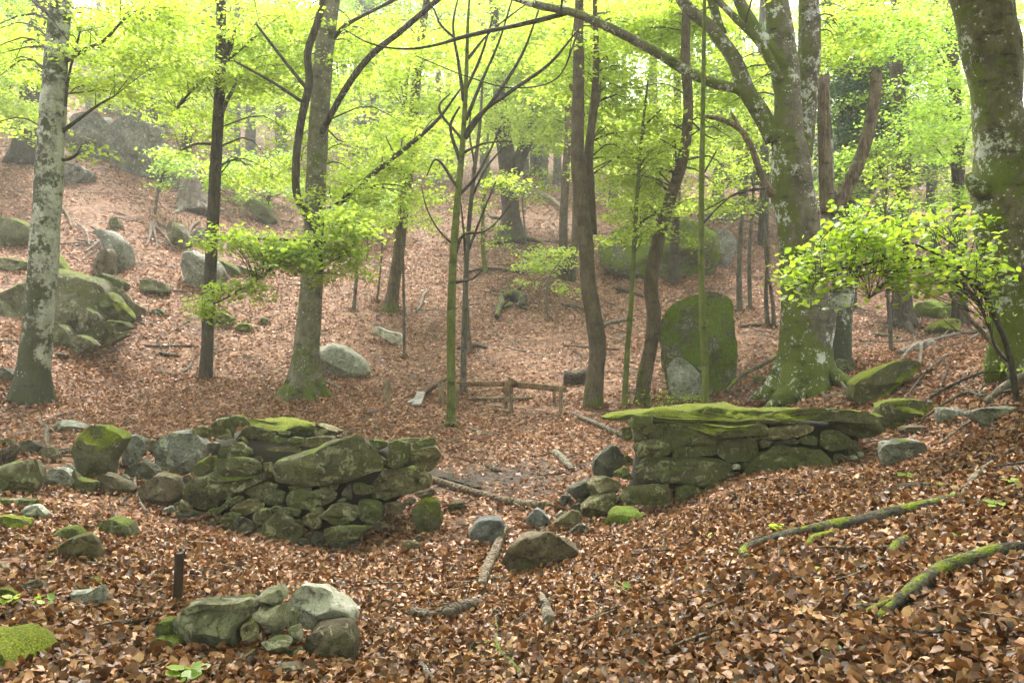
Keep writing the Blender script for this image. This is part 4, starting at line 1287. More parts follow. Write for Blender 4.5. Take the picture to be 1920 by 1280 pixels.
# J main mid trunk pair
tree('beech_tree', 'bent brown trunk with a kink and moss at its left foot, right of centre', (1112, 764),
     [(1112, 764, 19), (1114, 720, 17), (1121, 650, 16), (1116, 610, 16.5), (1104, 540, 14.5), (1098, 450, 14), (1088, 360, 14), (1083, 280, 12.5), (1084, 180, 11.5), (1085, 60, 9), (1086, 0, 8)], 'brown', flare=.25, lobes=4, bumps=.2, k=18,
     limbs=[([(1110, 440, 10, .3), (1106, 350, 9, .3), (1104, 290, 8.5, .3), (1112, 210, 7.5, .3), (1118, 130, 6, .3), (1115, 0, 4, .3)], 'brown', 'stem'), ([(1082, 180, 5), (1072, 165, 4), (1068, 158, 3)],),
            ([(1116, 205, 5, .3), (1122, 175, 5, .3), (1124, 160, 4, .3)],)],
     crown=[(1040, 1200, 20, 200, .3, 4, 26, .85), (1100, 1240, 200, 330, 1, 5, 14, .8), (1000, 1250, -400, -10, -3, 4, 22, .95, .7)])
# K curved trunk
tree('beech_tree', 'curving slanted trunk beside the upright mossy boulder', (1203, 758),
     [(1203, 758, 17), (1208, 710, 13.5), (1222, 640, 13), (1226, 590, 13.5), (1220, 540, 13), (1230, 470, 12.5), (1243, 420, 11.5), (1258, 370, 10.5), (1280, 300, 10), (1290, 220, 9.5), (1285, 100, 9), (1288, 0, 8)], 'brown', flare=.5, lobes=4, bumps=.2,
     crown=[(1180, 1400, 100, 400, .6, 6, 22, .7), (1180, 1330, 0, 140, .5, 5, 14, .9), (1130, 1240, 330, 440, 0, 4, 10, .7)])
# L, M thin saplings
tree('bare_sapling', 'straight thin green stem between the bent trunk and the curving trunk', (1170, 764),
     [(1170, 764, 6), (1175, 680, 5.2), (1185, 540, 4.5), (1190, 440, 4), (1197, 330, 3.4), (1208, 210, 2.6), (1215, 150, 1.5)], 'greenstem', extend=0, k=8,
     limbs=[([(1192, 430, 2), (1220, 405, 1.5), (1240, 400, 1)], 'twig', 'branch'), ([(1204, 240, 2), (1240, 205, 1.4)], 'twig', 'branch')], crown=[(1150, 1250, 380, 440, -.6, .6, 7, .42), (1170, 1250, 210, 340, -.6, .6, 8, .42)])
tree('bare_sapling', 'tall thin green stem rising behind the moss capped wall', (1323, 762),
     [(1323, 762, 7), (1322, 690, 6.5), (1316, 560, 6), (1315, 400, 5.5), (1318, 200, 4.5), (1321, 0, 3.5)], 'greenstem', Y=11.2, k=8,
     limbs=[([(1318, 420, 2), (1345, 390, 1.6), (1385, 360, 1.2), (1440, 352, 1)], 'twig', 'branch'), ([(1317, 330, 2), (1345, 280, 1.3)], 'twig', 'branch')])
# N big beech
NB = [([(1455, 262, 20), (1428, 215, 17), (1405, 180, 16), (1375, 110, 14), (1335, 55, 12), (1285, 10, 11), (1262, -30, 9)],),
      ([(1412, 190, 13), (1385, 168, 10), (1350, 160, 10), (1300, 140, 9.5), (1230, 98, 9), (1150, 56, 8.5), (1080, 26, 8), (1000, 8, 7), (950, -8, 5)], 'beech_big'),
      ([(1065, 24, 5), (1020, 36, 4.5), (960, 50, 4), (910, 60, 4), (860, 72, 3.5), (820, 84, 2.5), (760, 92, 2), (690, 80, 1.5), (645, 55, 1)], 'twig'),
      ([(853, 72, 2.5), (825, 45, 2), (812, 15, 1.5), (800, 0, 1.2)], 'twig'), ([(1310, 150, 2), (1240, 160, 2), (1090, 150, 2), (960, 165, 2)], 'twig') if False else ([(1085, 58, 2), (1040, 150, 1.5), (960, 165, 1.5), (880, 145, 1.2), (780, 105, 1)], 'twig'),
      ([(1475, 130, 15, -.1), (1440, 85, 13, -.1), (1405, 40, 12), (1385, 0, 10)],),
      ([(1462, 150, 9, -.15), (1420, 75, 8, -.2), (1390, 45, 7, -.2), (1345, 0, 6, -.2)],),
      ([(1355, 65, 9, .2), (1345, 40, 9, .2), (1335, 0, 9, .2)],),
      ([(1500, 320, 20, .5), (1508, 240, 20, .6), (1514, 160, 20, .6), (1518, 60, 21, .6), (1516, 0, 19, .6)], 'beech_right', 'stem'),
      ([(1448, 366, 8, -.4), (1428, 330, 6.5, -.5), (1408, 275, 6, -.5), (1390, 245, 5.5, -.5), (1355, 225, 4.5, -.5), (1314, 217, 3, -.5)], 'dead', 'dead_limb'),
      ([(1390, 246, 4, -.5), (1382, 230, 3.5, -.5), (1374, 216, 3, -.5)], 'dead', 'dead_limb'), ([(1440, 352, 2, -.3), (1380, 365, 1.7, -.3), (1320, 395, 1.2, -.3)], 'twig')]
tree('beech_tree', 'biggest many-limbed mossy beech with white lichen splashes and buttress roots', (1505, 740),
     [(1505, 742, 58), (1508, 690, 48), (1510, 620, 44), (1507, 540, 41), (1500, 450, 38), (1488, 360, 37), (1482, 300, 35), (1478, 250, 28), (1476, 180, 25), (1468, 100, 24), (1460, 40, 23), (1455, 0, 22)],
     'beech_big', NB, [(1330, 1560, -420, -20, -4, 4, 26, .95, .7), (1230, 1330, 0, 110, 1.5, 5, 8, .8), (1330, 1450, 120, 230, 2, 5, 9, .7), (1540, 1600, 0, 140, 1.5, 4, 8, .7), (900, 1250, -350, -20, -3, 2, 14, .9, .7)],
     'leaf', .5, 6, k=36, bumps=.35, rough=.075,
     roots=[[(1490, 715, 18), (1470, 738, 15), (1452, 755, 11), (1435, 768, 6)], [(1528, 712, 20), (1505, 738, 16), (1486, 755, 12), (1466, 768, 6)], [(1510, 722, 16), (1492, 745, 12), (1478, 758, 8)], [(1560, 700, 14), (1600, 722, 9), (1640, 738, 5)]])
# O snag trees behind it
tree('dead_snag', 'broken topped V-shaped grey snag behind the biggest beech', (1572, 690),
     [(1572, 690, 25), (1574, 600, 22), (1580, 500, 19), (1560, 420, 17), (1552, 370, 15), (1548, 280, 13), (1545, 200, 11), (1546, 148, 10)], 'beech_white', Y=14.2, extend=0, k=16, jag=.08, bumps=.3, flare=.2, lobes=4,
     limbs=[([(1560, 400, 15), (1590, 350, 13), (1612, 300, 12), (1630, 240, 11.5), (1640, 180, 11), (1643, 140, 11)], 'dead', 'snag'), ([(1552, 400, 13, -.12), (1547, 300, 12.5, -.12), (1544, 200, 11, -.12), (1546, 147, 10, -.12)], 'dead', 'snag'),
            ([(1636, 185, 6), (1650, 178, 5)], 'dead', 'snag')])
tree('dead_snag', 'short pale broken snag leaning right of the V-shaped snag', (1625, 450), [(1615, 470, 13), (1630, 400, 12), (1650, 365, 11), (1668, 338, 8)], 'dead', Y=17.5, extend=0, jag=.1)
# P far right trunk
tree('beech_tree', 'dark mossy massive trunk filling the right edge', (1905, 668),
     [(1912, 668, 40), (1905, 600, 40), (1897, 520, 42), (1885, 440, 50), (1880, 380, 54), (1885, 310, 52), (1872, 230, 44), (1862, 120, 44), (1850, 40, 48), (1842, 0, 52)], 'beech_right', Y=8.6, k=32, flare=.25, bumps=.35, rough=.07,
     limbs=[([(1845, 365, 14, -.1), (1826, 345, 14, -.1), (1816, 325, 8, -.1)], 'beech_right', 'burl')], crown=[(1560, 1960, -420, -20, -2, 4, 26, .8, .8)])
# near fresh green branch at right
nt, NY = tree('beech_sapling', 'arching near sapling with fresh green leaves in front of the biggest beech', (1912, 692),
     [(1905, 700, 6), (1885, 640, 5.5), (1868, 600, 5), (1850, 560, 4.5), (1815, 520, 4), (1760, 495, 3.5), (1700, 485, 3), (1600, 500, 2), (1500, 520, 1)], 'twig', Y=7.6, extend=0, k=8,
     limbs=[([(1862, 585, 3.5), (1830, 520, 3), (1780, 490, 2.6), (1720, 460, 2.2), (1650, 450, 1.6), (1560, 440, 1)], 'twig', 'branch'), ([(1700, 485, 2), (1660, 530, 1.6), (1630, 560, 1)], 'twig', 'branch'), ([(1650, 450, 1.5), (1590, 410, 1.2), (1560, 408, .8)], 'twig', 'branch'), ([(1600, 500, 1.4), (1530, 540, 1)], 'twig', 'branch'), ([(1760, 495, 2.5), (1700, 505, 2), (1640, 510, 1.4), (1590, 525, 1)], 'twig', 'branch'),
            ([(1820, 525, 2.5), (1800, 470, 2), (1760, 440, 1.4)], 'twig', 'branch'), ([(1905, 690, 3), (1868, 655, 2.6), (1855, 610, 2), (1815, 520, 1.4)], 'twig', 'branch')], leaf='leaf_green',
     crown=[(1465, 1530, 500, 530, -.3, .3, 7, .17), (1530, 1640, 445, 520, -.4, .4, 18, .2), (1560, 1700, 420, 470, -.4, .4, 14, .2), (1640, 1780, 470, 530, -.4, .4, 14, .19), (1700, 1850, 455, 520, -.4, .4, 14, .19),
            (1820, 1870, 560, 570, -.2, .2, 3, .12), (1560, 1840, 400, 440, -.4, .6, 8, .2), (1480, 1700, 530, 560, -.2, .3, 4, .14), (1600, 1860, 520, 560, -.3, .5, 8, .18), (1640, 1860, 395, 430, .2, 1.2, 8, .22)], dens=.62, lsz=.062, ntw=2)
tree('dead_sapling', 'leaning bare dead stem crossing in front of the right edge trunk', (1918, 716), [(1925, 716, 6), (1880, 668, 5), (1840, 620, 4.5), (1812, 590, 4), (1780, 548, 3), (1755, 520, 2)], 'dead_grey', Y=8.3, extend=0, k=7,
     limbs=[([(1840, 620, 3), (1810, 625, 2), (1770, 600, 1.2)], 'dead_grey', 'branch'), ([(1812, 590, 2.5), (1806, 545, 2), (1790, 500, 1.2)], 'dead_grey', 'branch')])
# K2.. right-hand mid-distance trunks and the green wall of leaves
tree('ivy_tree', 'dark ivy-clad trunk behind the V-shaped snag', (1590, 560), [(1590, 560, 16), (1592, 420, 14), (1580, 300, 13), (1585, 150, 12), (1560, 60, 11), (1550, 0, 10)], 'dark', Y=22,
     limbs=[([(1585, 200, 8), (1620, 110, 7), (1640, 0, 6)],)], crown=[(1540, 1650, 0, 330, -1, 1, 26, .75, 1.2), (1540, 1700, 60, 180, -1, 1.5, 10, .8)], leaf='leaf_holly', crown_name='ivy')
tree('beech_tree', 'brown trunk half hidden by green leaves left of the right edge trunk', (1800, 610), [(1800, 612, 14), (1800, 480, 12), (1796, 300, 11), (1788, 120, 10), (1785, 0, 9)], 'dark', flare=.4,
     crown=[(1600, 1840, 0, 110, -5, -1, 16, .75), (1715, 1830, 110, 330, -6, -1, 16, .62), (1620, 1830, 330, 430, -3, 0, 9, .6), (1700, 1840, 150, 420, 1, 4, 8, .7)], dens=.8, leaf='leaf_mid')
tree('old_tree', 'gnarled tree with a tangle of exposed roots right of the snag', (1690, 612), [(1690, 612, 22), (1690, 560, 17), (1685, 450, 15), (1690, 380, 14), (1695, 300, 12), (1680, 100, 10), (1680, 0, 8)], 'dead_dark', flare=.8, lobes=7, Y=19.5,
     crown=[(1600, 1760, 10, 300, -1, 5, 22, .85), (1550, 1640, 280, 380, -2, 2, 8, .6)], leaf='leaf_mid',
     roots=[[(1690, 600, 9), (1720, 612, 6), (1745, 620, 3)], [(1680, 603, 8), (1660, 615, 5), (1650, 622, 3)], [(1700, 606, 8), (1712, 625, 5), (1740, 640, 2)]])
tree('beech_tree', 'dark straight trunk in front of the huge mossy boulder', (1262, 532), [(1262, 532, 11), (1264, 480, 9), (1268, 380, 8), (1270, 250, 7), (1268, 0, 6)], 'dark', flare=.5, crown=[(1180, 1350, 200, 400, 0, 5, 12, .9)])
for lab, base, pts in [
    ('thin dark stem right of the upright mossy boulder', (1387, 583), [(1387, 583, 6), (1386, 500, 5), (1390, 420, 4.5), (1400, 300, 4), (1405, 150, 3)]),
    ('thin stem with brown bark two steps left of the biggest beech', (1407, 578), [(1407, 578, 4.5), (1405, 480, 3.6), (1410, 400, 3), (1420, 250, 2.5)]),
    ('crooked thin stem touching the biggest beech on its left', (1440, 612), [(1440, 612, 5), (1436, 540, 4), (1440, 480, 3.6), (1430, 400, 3), (1436, 330, 2)]),
    ('short dark stem just left of the biggest beech foot', (1452, 614), [(1452, 614, 5), (1448, 560, 3.6), (1438, 500, 2.5), (1432, 450, 1.5)]),
    ('thin green sapling in the hollow right of the snag', (1672, 660), [(1672, 660, 5), (1668, 600, 4), (1664, 540, 3.5), (1660, 420, 2.5), (1665, 300, 1.5)]),
    ('thin grey stem beside the mossy foot of the slanting trunk', (662, 583), [(662, 583, 4), (668, 520, 3), (665, 440, 2.4), (660, 330, 1.5)]),
    ('wispy stem left of the slanting trunk foot', (705, 566), [(705, 566, 2.5), (712, 520, 2), (716, 470, 1.6), (718, 400, 1)]),
    ('thin bare stem upslope of the mossy root stump', (988, 502), [(988, 502, 2.5), (985, 440, 2), (980, 380, 1.6), (984, 300, 1)]),
    ('bare sapling beside the mossy root stump, low twigs', (1030, 600), [(1030, 600, 2.6), (1025, 560, 2.2), (1030, 520, 1.6), (1050, 490, 1)])]:
    tree('bare_sapling', lab, base, pts, 'grey_far', extend=0, k=6, crown=[(pts[-1][0] - 45, pts[-1][0] + 45, pts[-1][1], pts[-1][1] + 80, -1, 1, 5, .5)] if pts[-1][1] < 330 else ())
tree('twin_tree', 'pair of slim brown stems with leafy sprouts at their foot, behind the bent trunk', (1058, 520), [(1058, 520, 9), (1056, 440, 8), (1060, 340, 7.5), (1066, 240, 7), (1060, 100, 6), (1060, 0, 5)], 'brown', flare=.4,
     limbs=[([(1070, 530, 9, -.4), (1076, 470, 7, -.4), (1078, 440, 6.5, -.4), (1080, 330, 5, -.3), (1095, 200, 4, 0), (1100, 60, 3, 0)], 'brown', 'stem')],
     crown=[(985, 1060, 470, 545, -3, -1, 14, .42), (1010, 1120, 130, 300, 0, 4, 14, .9), (1000, 1130, 0, 130, 0, 4, 10, 1)])
# mid-left background
tree('ivy_tree', 'stout ridged hazy trunk behind the white beech', (52, 305), [(52, 305, 26), (56, 250, 22), (62, 150, 20), (72, 60, 18), (80, 0, 16)], 'dark', flare=.6, crown=[(-60, 60, 40, 230, -6, 2, 16, 1.1), (-60, 240, -250, 0, -5, 3, 14, 1.3, .7)], k=16)
tree('tree_stump', 'ragged weathered stump with splayed roots on the left slope', (362, 392), [(362, 392, 30), (360, 370, 20), (356, 350, 17), (352, 330, 15)], 'dead_grey', flare=.9, lobes=6, extend=0, jag=.35, cat='stump', rough=.14,
     roots=[[(350, 388, 9), (335, 396, 5), (320, 402, 2)], [(375, 385, 9), (392, 395, 5), (402, 402, 2)]])
tree('bare_sapling', 'leafy sapling in front of the misty cliff', (238, 318), [(238, 318, 5), (250, 270, 4), (262, 220, 3.5), (272, 120, 3), (280, 40, 2)], 'grey_far', extend=0, k=6, crown=[(200, 340, 60, 190, -2, 2, 12, .9)])
tree('bare_sapling', 'pale green leafed sapling on the left slope above the stacked sticks', (290, 400), [(290, 400, 3), (296, 360, 2.5), (305, 320, 2), (312, 290, 1.5)], 'grey_far', extend=0, k=6, crown=[(292, 350, 285, 330, -1, 1, 8, .5), (285, 310, 340, 350, -.5, .5, 2, .35)], leaf='leaf_mid')
tree('shrub', 'thicket of pale leaves around the foot of the flared beech, upslope', (500, 400), [(500, 400, 3), (505, 350, 2), (510, 300, 1.5)], 'grey_far', extend=0, k=6, cat='shrub',
     crown=[(400, 560, 290, 390, -3, 4, 30, .8)], leaf='leaf_mid', crown_name='foliage', reach=6)
tree('shrub', 'pale hazy shrub left of the slanting trunk', (690, 440), [(690, 440, 4), (685, 380, 3), (680, 330, 2)], 'grey_far', extend=0, k=6, cat='shrub', crown=[(640, 740, 340, 430, -3, 3, 22, .75)], leaf='leaf_mid', crown_name='foliage', reach=6)

for lab, bx, by, box, n in [('dark evergreen tree filling the gap right of the V-shaped snag', 1640, 470, (1540, 1740, 20, 440), 52), ('dark evergreen tree behind the left limb of the biggest beech', 1430, 460, (1330, 1470, 60, 420), 26), ('small dark holly high up between the forked tree and the bent trunk', 1010, 330, (985, 1050, 90, 170), 4)]:
    tree('evergreen_tree', lab, (bx, by), [(bx, by, 10), (bx + 4, by - 150, 8), (bx - 4, by - 330, 6), (bx, 0, 5)], 'dark', k=9, crown=[(*box, -3, 4, n, 1.0, 1.1)], leaf='leaf_holly', reach=5)

# misty trunks deep in the wood
FAR = [
    ('broad pale misty trunk left of the slanting trunk', 675, 330, 13, 0), ('twin of the broad pale misty trunk, a step right', 705, 322, 11, 0), ('thin misty stem between two pale misty trunks', 735, 318, 7, 0),
    ('misty trunk just left of the forked dark trunk', 910, 352, 9, 0), ('misty trunk right of the forked dark trunk', 1045, 345, 7, 0), ('slender misty stem beside the fork of the dark trunk', 1022, 350, 5, 0),
    ('hazy trunk above the stump on the left slope', 470, 300, 9, 0), ('hazy trunk seen just left of the flared beech', 528, 300, 10, 0), ('faint trunk over the misty cliff', 285, 272, 10, 1), ('faint trunk at the far left edge', 12, 240, 9, 1),
    ('brownish far trunk right of the bent trunk', 1150, 385, 8, 0), ('far trunk above the huge mossy boulder', 1225, 372, 9, 0), ('far trunk behind the lichened left limb of the biggest beech', 1345, 400, 10, 0),
    ('slim far trunk left of the biggest beech', 1395, 380, 8, 1), ('hazy trunk between the slanting trunk and the green sapling', 818, 345, 6, 0), ('faint trunk left of the green sapling, far up', 845, 330, 7, 0),
    ('dark hazy trunk behind the arching near sapling', 1745, 470, 10, 1), ('far trunk beside the right edge trunk', 1830, 430, 9, 1), ('far trunk between snag and gnarled tree', 1640, 430, 8, 1), ('thin far trunk left of the twin brown stems', 1000, 330, 5, 0),
    ('pale thin trunk over the dark tilted boulder', 445, 345, 6, 0), ('far trunk peeping over the forked tree roots', 985, 332, 6, 0), ('faint trunk behind the twin brown stems', 1090, 340, 7, 0), ('hazy trunk left of the slim dark trunk', 350, 290, 8, 1)]
for i, (lab, bx, by, r, dk) in enumerate(FAR):
    ln = RNG.uniform(-14, 14)
    tree('misty_tree', lab, (bx, by), [(bx, by, r * 1.25), (bx + ln * .2, by - 70, r), (bx + ln * .6, by * .45, r * .9), (bx + ln, 0, r * .75)], 'grey_far' if not dk else 'dark', flare=.3, k=9, group=BG, extend=5,
         crown=[(bx - 75, bx + 75, 0, by - 60, -3, 5, 12, 1.35, .8), (bx - 90, bx + 90, -60, 60, -3, 5, 9, 1.6, .8)], leaf='leaf' if i % 3 else 'leaf_mid', reach=4)


for lab, bx, by in [('misty beech beyond the left edge, nearer one', -150, 330), ('misty beech beyond the left edge, farther one', -330, 300), ('misty beech beyond the right edge, nearer one', 2040, 430), ('misty beech beyond the right edge, middle one', 2190, 400), ('misty beech beyond the right edge, farther one', 2340, 380)]:
    tree('misty_tree', lab, (bx, by), [(bx, by, 13), (bx + 4, by - 90, 10), (bx - 6, 60, 9), (bx, 0, 8)], 'grey_far', flare=.3, k=9, group=BG, extend=5,
         crown=[(bx - 110, bx + 110, -60, by - 70, -3, 4, 16, 1.4, .8)], leaf='leaf_mid', reach=4)


def distant_and_unseen_woods():
    mb = MB()
    n = 1500
    for _ in range(n):
        y = RNG.uniform(56, 98)
        x = RNG.uniform(-62, 62)
        z = h1(x, y) + RNG.uniform(.4, 15) * RNG.uniform(.35, 1)
        spray(mb, np.array((x, y, z)), RNG.uniform(1.5, 2.6), .30, .55, thick=.4)
    # wood goes on unseen behind and beside the camera, added to darken stone fronts
    for i in range(520):
        if i % 2:
            x, y = RNG.uniform(-26, 26), RNG.uniform(-11.5, -6.5)
        else:
            x, y = RNG.choice([-1, 1]) * RNG.uniform(10.5, 20), RNG.uniform(-10, 7)
        z = h1(x, y) + RNG.uniform(.3, 9.5)
        spray(mb, np.array((x, y, z)), RNG.uniform(1.1, 1.9), .17, .8, thick=.25)
    for _ in range(70):
        x, y = RNG.uniform(-60, 60), RNG.uniform(56, 95)
        z = h1(x, y)
        r = RNG.uniform(.12, .3)
        tube(mb, [(x, y, z - .3), (x + RNG.normal(0, .3), y, z + 5), (x + RNG.normal(0, .6), y, z + 14)], [r, r * .8, r * .4], 6, 6, .05, 2, 1, False)
    tag(obj('distant_and_unseen_woods', mb, [M['leaf_mid'], M['grey_far']], smooth=False), kind='stuff')


distant_and_unseen_woods()


def overhead_shade():
    """unseen crown and limbs added to the right edge beech to shade the foreground"""
    par = next(o for k, o in TREES.items() if 'filling the right edge' in k)
    top = np.array((par.location.x - .35, par.location.y, 7.6))
    mb = MB()
    for i in range(9):
        a = 2.2 + i * .45
        e = top + np.array((math.cos(a) * 6.5, math.sin(a) * 6.5 - 1, RNG.uniform(.5, 2.0)))
        m2 = MB()
        tube(m2, [top - (0, 0, .9 + .2 * i % 1), (top + e) / 2 + (0, 0, .5), e], [.13, .08, .03], 8, 20, .06, 4, 0, True)
        obj('limb', m2, M['beech_right'], top, par)
    for i in range(270):  # extra leaf sprays just out of frame, put there to darken the foreground
        x, y = RNG.uniform(-9, 8), RNG.uniform(-7, 9.5)
        z = max(5.2, 1.6 + .43 * y + 1.2) + RNG.uniform(0, 2.8)
        spray(mb, np.array((x, y, z)), RNG.uniform(.8, 1.4), .10, 1.0)
    tag(obj('crown', mb, [M['leaf_mid'], M['twig']], par.location, par, smooth=False), kind='stuff')


overhead_shade()

# ------------------------------------------------------------------ leaf litter
def scatter(y0, y1, n, spread=1.22):
    y = np.sqrt(RNG.uniform(y0 ** 2, y1 ** 2, n))
    x = RNG.uniform(-1, 1, n) * ((960 / F) * spread * y + 1.6)
    return x, y


WET = G(890, 905)


def litter():
    near, mid, far = MB(), MB(), MB()
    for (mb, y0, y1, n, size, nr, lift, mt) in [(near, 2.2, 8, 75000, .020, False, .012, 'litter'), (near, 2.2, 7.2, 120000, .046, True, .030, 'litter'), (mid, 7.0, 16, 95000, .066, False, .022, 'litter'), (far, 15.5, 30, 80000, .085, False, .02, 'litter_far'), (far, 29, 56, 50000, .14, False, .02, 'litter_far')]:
        x, y = scatter(y0, y1, n)
        p = np.stack([x, y, x * 0], -1)
        bare = fnoise(p * .55, 3) + .35 * fnoise(p * 2.3, 2)
        wet = np.exp(-(((x - WET[0] - .3) / 1.05) ** 2 + ((y - WET[1] - .2) / 1.2) ** 2))
        keep = RNG.uniform(0, 1, n) < np.clip(1.15 - np.clip(bare - np.where(y > 14, .10, .22), 0, 1) * 2.6 - wet * .95 - np.clip(-(x + 5) / 6, 0, 1) * np.clip((y - 15) / 6, 0, 1) * .35, .04, 1)
        x, y = x[keep], y[keep]
        z = H(x, y) + RNG.uniform(.0, lift, len(x)) + .006
        leaves(mb, np.stack([x, y, z], -1), size, (0, .5), .6, nr, 0, .64, .7)
    tag(obj('leaf_litter', near, M['litter'], smooth=True), kind='stuff')
    tag(obj('leaf_litter', mid, M['litter_mid'], smooth=False), kind='stuff')
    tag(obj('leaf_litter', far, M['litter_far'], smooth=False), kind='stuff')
    # the leaves that can be picked out singly in front of the camera
    metas = []
    for i in range(24):
        mb = MB()
        leaves(mb, np.zeros((1, 3)), .062, (0, .1), .15, True, 0, .66, .8)
        mb.r = [np.full(7, (i + .5) / 24)]
        metas.append(mb.mesh('fallen_leaf', M['litter'], smooth=False))
    for i in range(300):
        q = G(RNG.uniform(10, 1910), 1278 - 150 * RNG.uniform(0, 1) ** 1.4)
        o = bpy.data.objects.new('fallen_leaf', metas[i % 24])
        o.location = q + np.array((0, 0, RNG.uniform(.015, .04)))
        o.rotation_euler = (RNG.normal(0, .35), RNG.normal(0, .35), RNG.uniform(0, 6.28))
        o.parent = ground
        COL.objects.link(o)


litter()


def stick(name, z, pts, mat, label, forks=(), lift=.85, cat='branch', k=8, group=None, up=0.0, rough=.09, gain=1.2):
    """a fallen branch lying on the ground: pts are x,y,r in zoomed photo pixels"""
    def run(mb, s, lf):
        q = px(z, parse3(s))
        gs = [G(a, b) for a, b, r in q]
        Rr = np.array([r * gain * g[1] / F for (a, b, r), g in zip(q, gs)])
        P = np.array(gs) + np.stack([Rr * 0, Rr * 0, Rr * lf], -1)
        L = np.linalg.norm(np.diff(P, axis=0), axis=1).sum()
        P2 = catmull(P, max(len(P), 2))
        tube(mb, P2, Rr, k, int(np.clip(L / .05, 8, 60)), rough, 9, 0, True, jag=.01)
        return P[0]
    mb = MB()
    p0 = run(mb, pts, lift)
    for f in forks:
        run(mb, f, lift)
    return tag(obj(name, mb, M[mat], p0), label, cat, group)


S = stick
S('fallen_branch', 'z8', '232 625 20 262 552 22 340 532 26 550 485 30 850 440 36 1000 395 32 1200 340 26 1420 272 16', 'moss_log', 'long mossy branch lying across the middle of the right bank', ['560 545 14 620 510 22 720 480 18'])
S('fallen_branch', 'z8', '950 950 22 1040 880 28 1120 820 34 1200 765 36 1300 700 38 1450 650 38 1600 600 36 1790 580 34', 'moss_log', 'thick mossy branch with three pronged end at the right edge',
  ['800 975 10 880 910 16 1000 868 20 1110 830 22', '720 905 6 850 850 8 960 845 14 1100 815 18'], lift=.9)
S('fallen_branch', 'z8', '950 290 8 1040 240 18 1200 228 20 1360 222 14 1420 225 8', 'moss_log', 'short mossy branch above the long mossy branch')
S('fallen_branch', 'z8', '190 965 14 280 860 15 370 785 14 520 725 13 630 680 12', 'dead', 'curved brown branch pointing downslope on the right bank', ['630 680 11 640 720 9 655 770 7'])
S('fallen_branch', 'z8', '430 995 8 540 920 9 640 815 7 780 730 5 830 670 3', 'dead_grey', 'thin grey branch between the curved brown branch and the pronged one', ['600 860 4 560 960 3 590 1040 2'])
S('fallen_branch', 'z8', '720 875 9 900 740 10 1050 620 9 1165 550 6 1250 500 4', 'dead_grey', 'straight grey branch running up to the tiny mossy stump', ['900 740 5 990 685 5 1070 700 3'])
S('fallen_branch', 'z8', '1405 330 12 1420 250 14 1500 145 15 1600 70 13 1665 8 9 1760 -90 6', 'dead_grey', 'forked pale branch crossing the upper end of the long mossy branch', ['1420 260 6 1200 205 4', '1500 180 9 1650 130 8 1760 90 6'])
S('fallen_branch', 'z8', '1150 960 7 1205 840 8 1240 700 9 1265 590 9 1290 540 6', 'dead_grey', 'upright thin stick crossing the thick mossy branch', ['1280 545 5 1400 490 4 1500 430 2'])
S('fallen_twig', 'z8', '338 422 7 440 350 7 520 305 5 555 245 4', 'dead_grey', 'pale forked twig below the right wall, V shaped', ['440 345 5 442 300 4 432 262 3'], cat='twig')
S('fallen_branch', 'z8', '-60 570 6 0 540 8 120 512 9 200 470 8 305 452 7', 'dead_grey', 'pale thin branch ending at a curled leaf left of the long mossy branch')
S('fallen_branch', 'z8', '395 215 8 560 205 10 700 182 10 800 160 8 930 165 5', 'dead_dark', 'dark lichened twiggy branch just under the right wall', ['735 180 6 775 225 4'])
S('fallen_branch', 'z8', '200 665 4 300 648 6 400 645 6 540 672 7 630 672 6', 'dead_grey', 'bowed thin twig above the curved brown branch', cat='twig')
S('mossy_stub', 'z8', '1010 600 18 1050 560 26 1100 520 22 1120 490 12', 'moss_log', 'tiny mossy stub between the two mossy branches', cat='wood')
S('fallen_branch', 'z3', '20 560 22 120 585 20 250 630 22 500 690 20 720 742 22 780 745 24', 'dead', 'brown pole spanning the gap with a freshly broken end', ['770 742 24 830 735 20 890 740 8'])
S('fallen_branch', 'z3', '375 1300 24 430 1150 30 490 1030 28 530 920 24 545 880 18', 'dead', 'barked pale pole leaning in the gully beside the grey boulder', lift=1.2)
S('fallen_branch', 'z3', '985 95 8 1080 145 12 1180 190 14 1300 245 14 1420 295 12', 'dead_grey', 'long stick behind the left end of the right wall', lift=1.5)
S('rotten_log', 'z7', '240 640 30 310 650 28 400 655 40 500 625 40 590 590 34 660 562 16', 'dead_dark', 'rotten split log piece in the foreground centre', ['280 610 16 340 640 26 420 660 24'], cat='log', rough=.2)
S('fallen_branch', 'z7', '700 800 8 780 720 14 850 690 20 930 630 16 1060 555 16 1220 500 8', 'dead_dark', 'dark crooked branch in the foreground centre', ['780 720 8 740 790 12 600 820 5'])
S('broken_stub', 'z7', '1060 690 30 1045 640 28 1025 570 22 1010 520 16', 'dead_grey', 'pale splintered stub sticking out by the dark crooked branch', cat='wood', lift=1.2)
S('fallen_branch', 'z7', '-80 770 9 0 800 11 90 825 14 190 845 15 260 890 14 310 960 13 380 1040 11', 'dead_grey', 'lichened bent branch at the bottom right of the trough', ['10 800 8 10 750 6 -10 700 4'], lift=1.5)
S('fallen_branch', 'z7', '530 1030 8 530 940 9 570 870 9 640 815 10 700 800 10 760 860 13 830 940 14 930 1040 12', 'greenstem', 'green barked arched twig at the bottom edge', ['930 1020 8 940 970 7 890 890 5 870 830 4', '735 880 7 740 690 9 735 620 6', '830 985 6 740 990 6 710 1040 5'], lift=2.0, cat='twig')
S('fallen_twig', 'z7', '1050 765 5 1100 700 6 1180 590 6', 'dead_grey', 'straight pale twig right of the splintered stub', cat='twig', lift=2)
S('fallen_branch', 'z7', '740 440 6 840 420 7 940 390 9 1050 355 10 1120 330 9 1230 250 9 1330 185 7', 'dead', 'thin brown branch below the cracked gully slab', ['820 470 4 980 370 5 1085 300 6'])
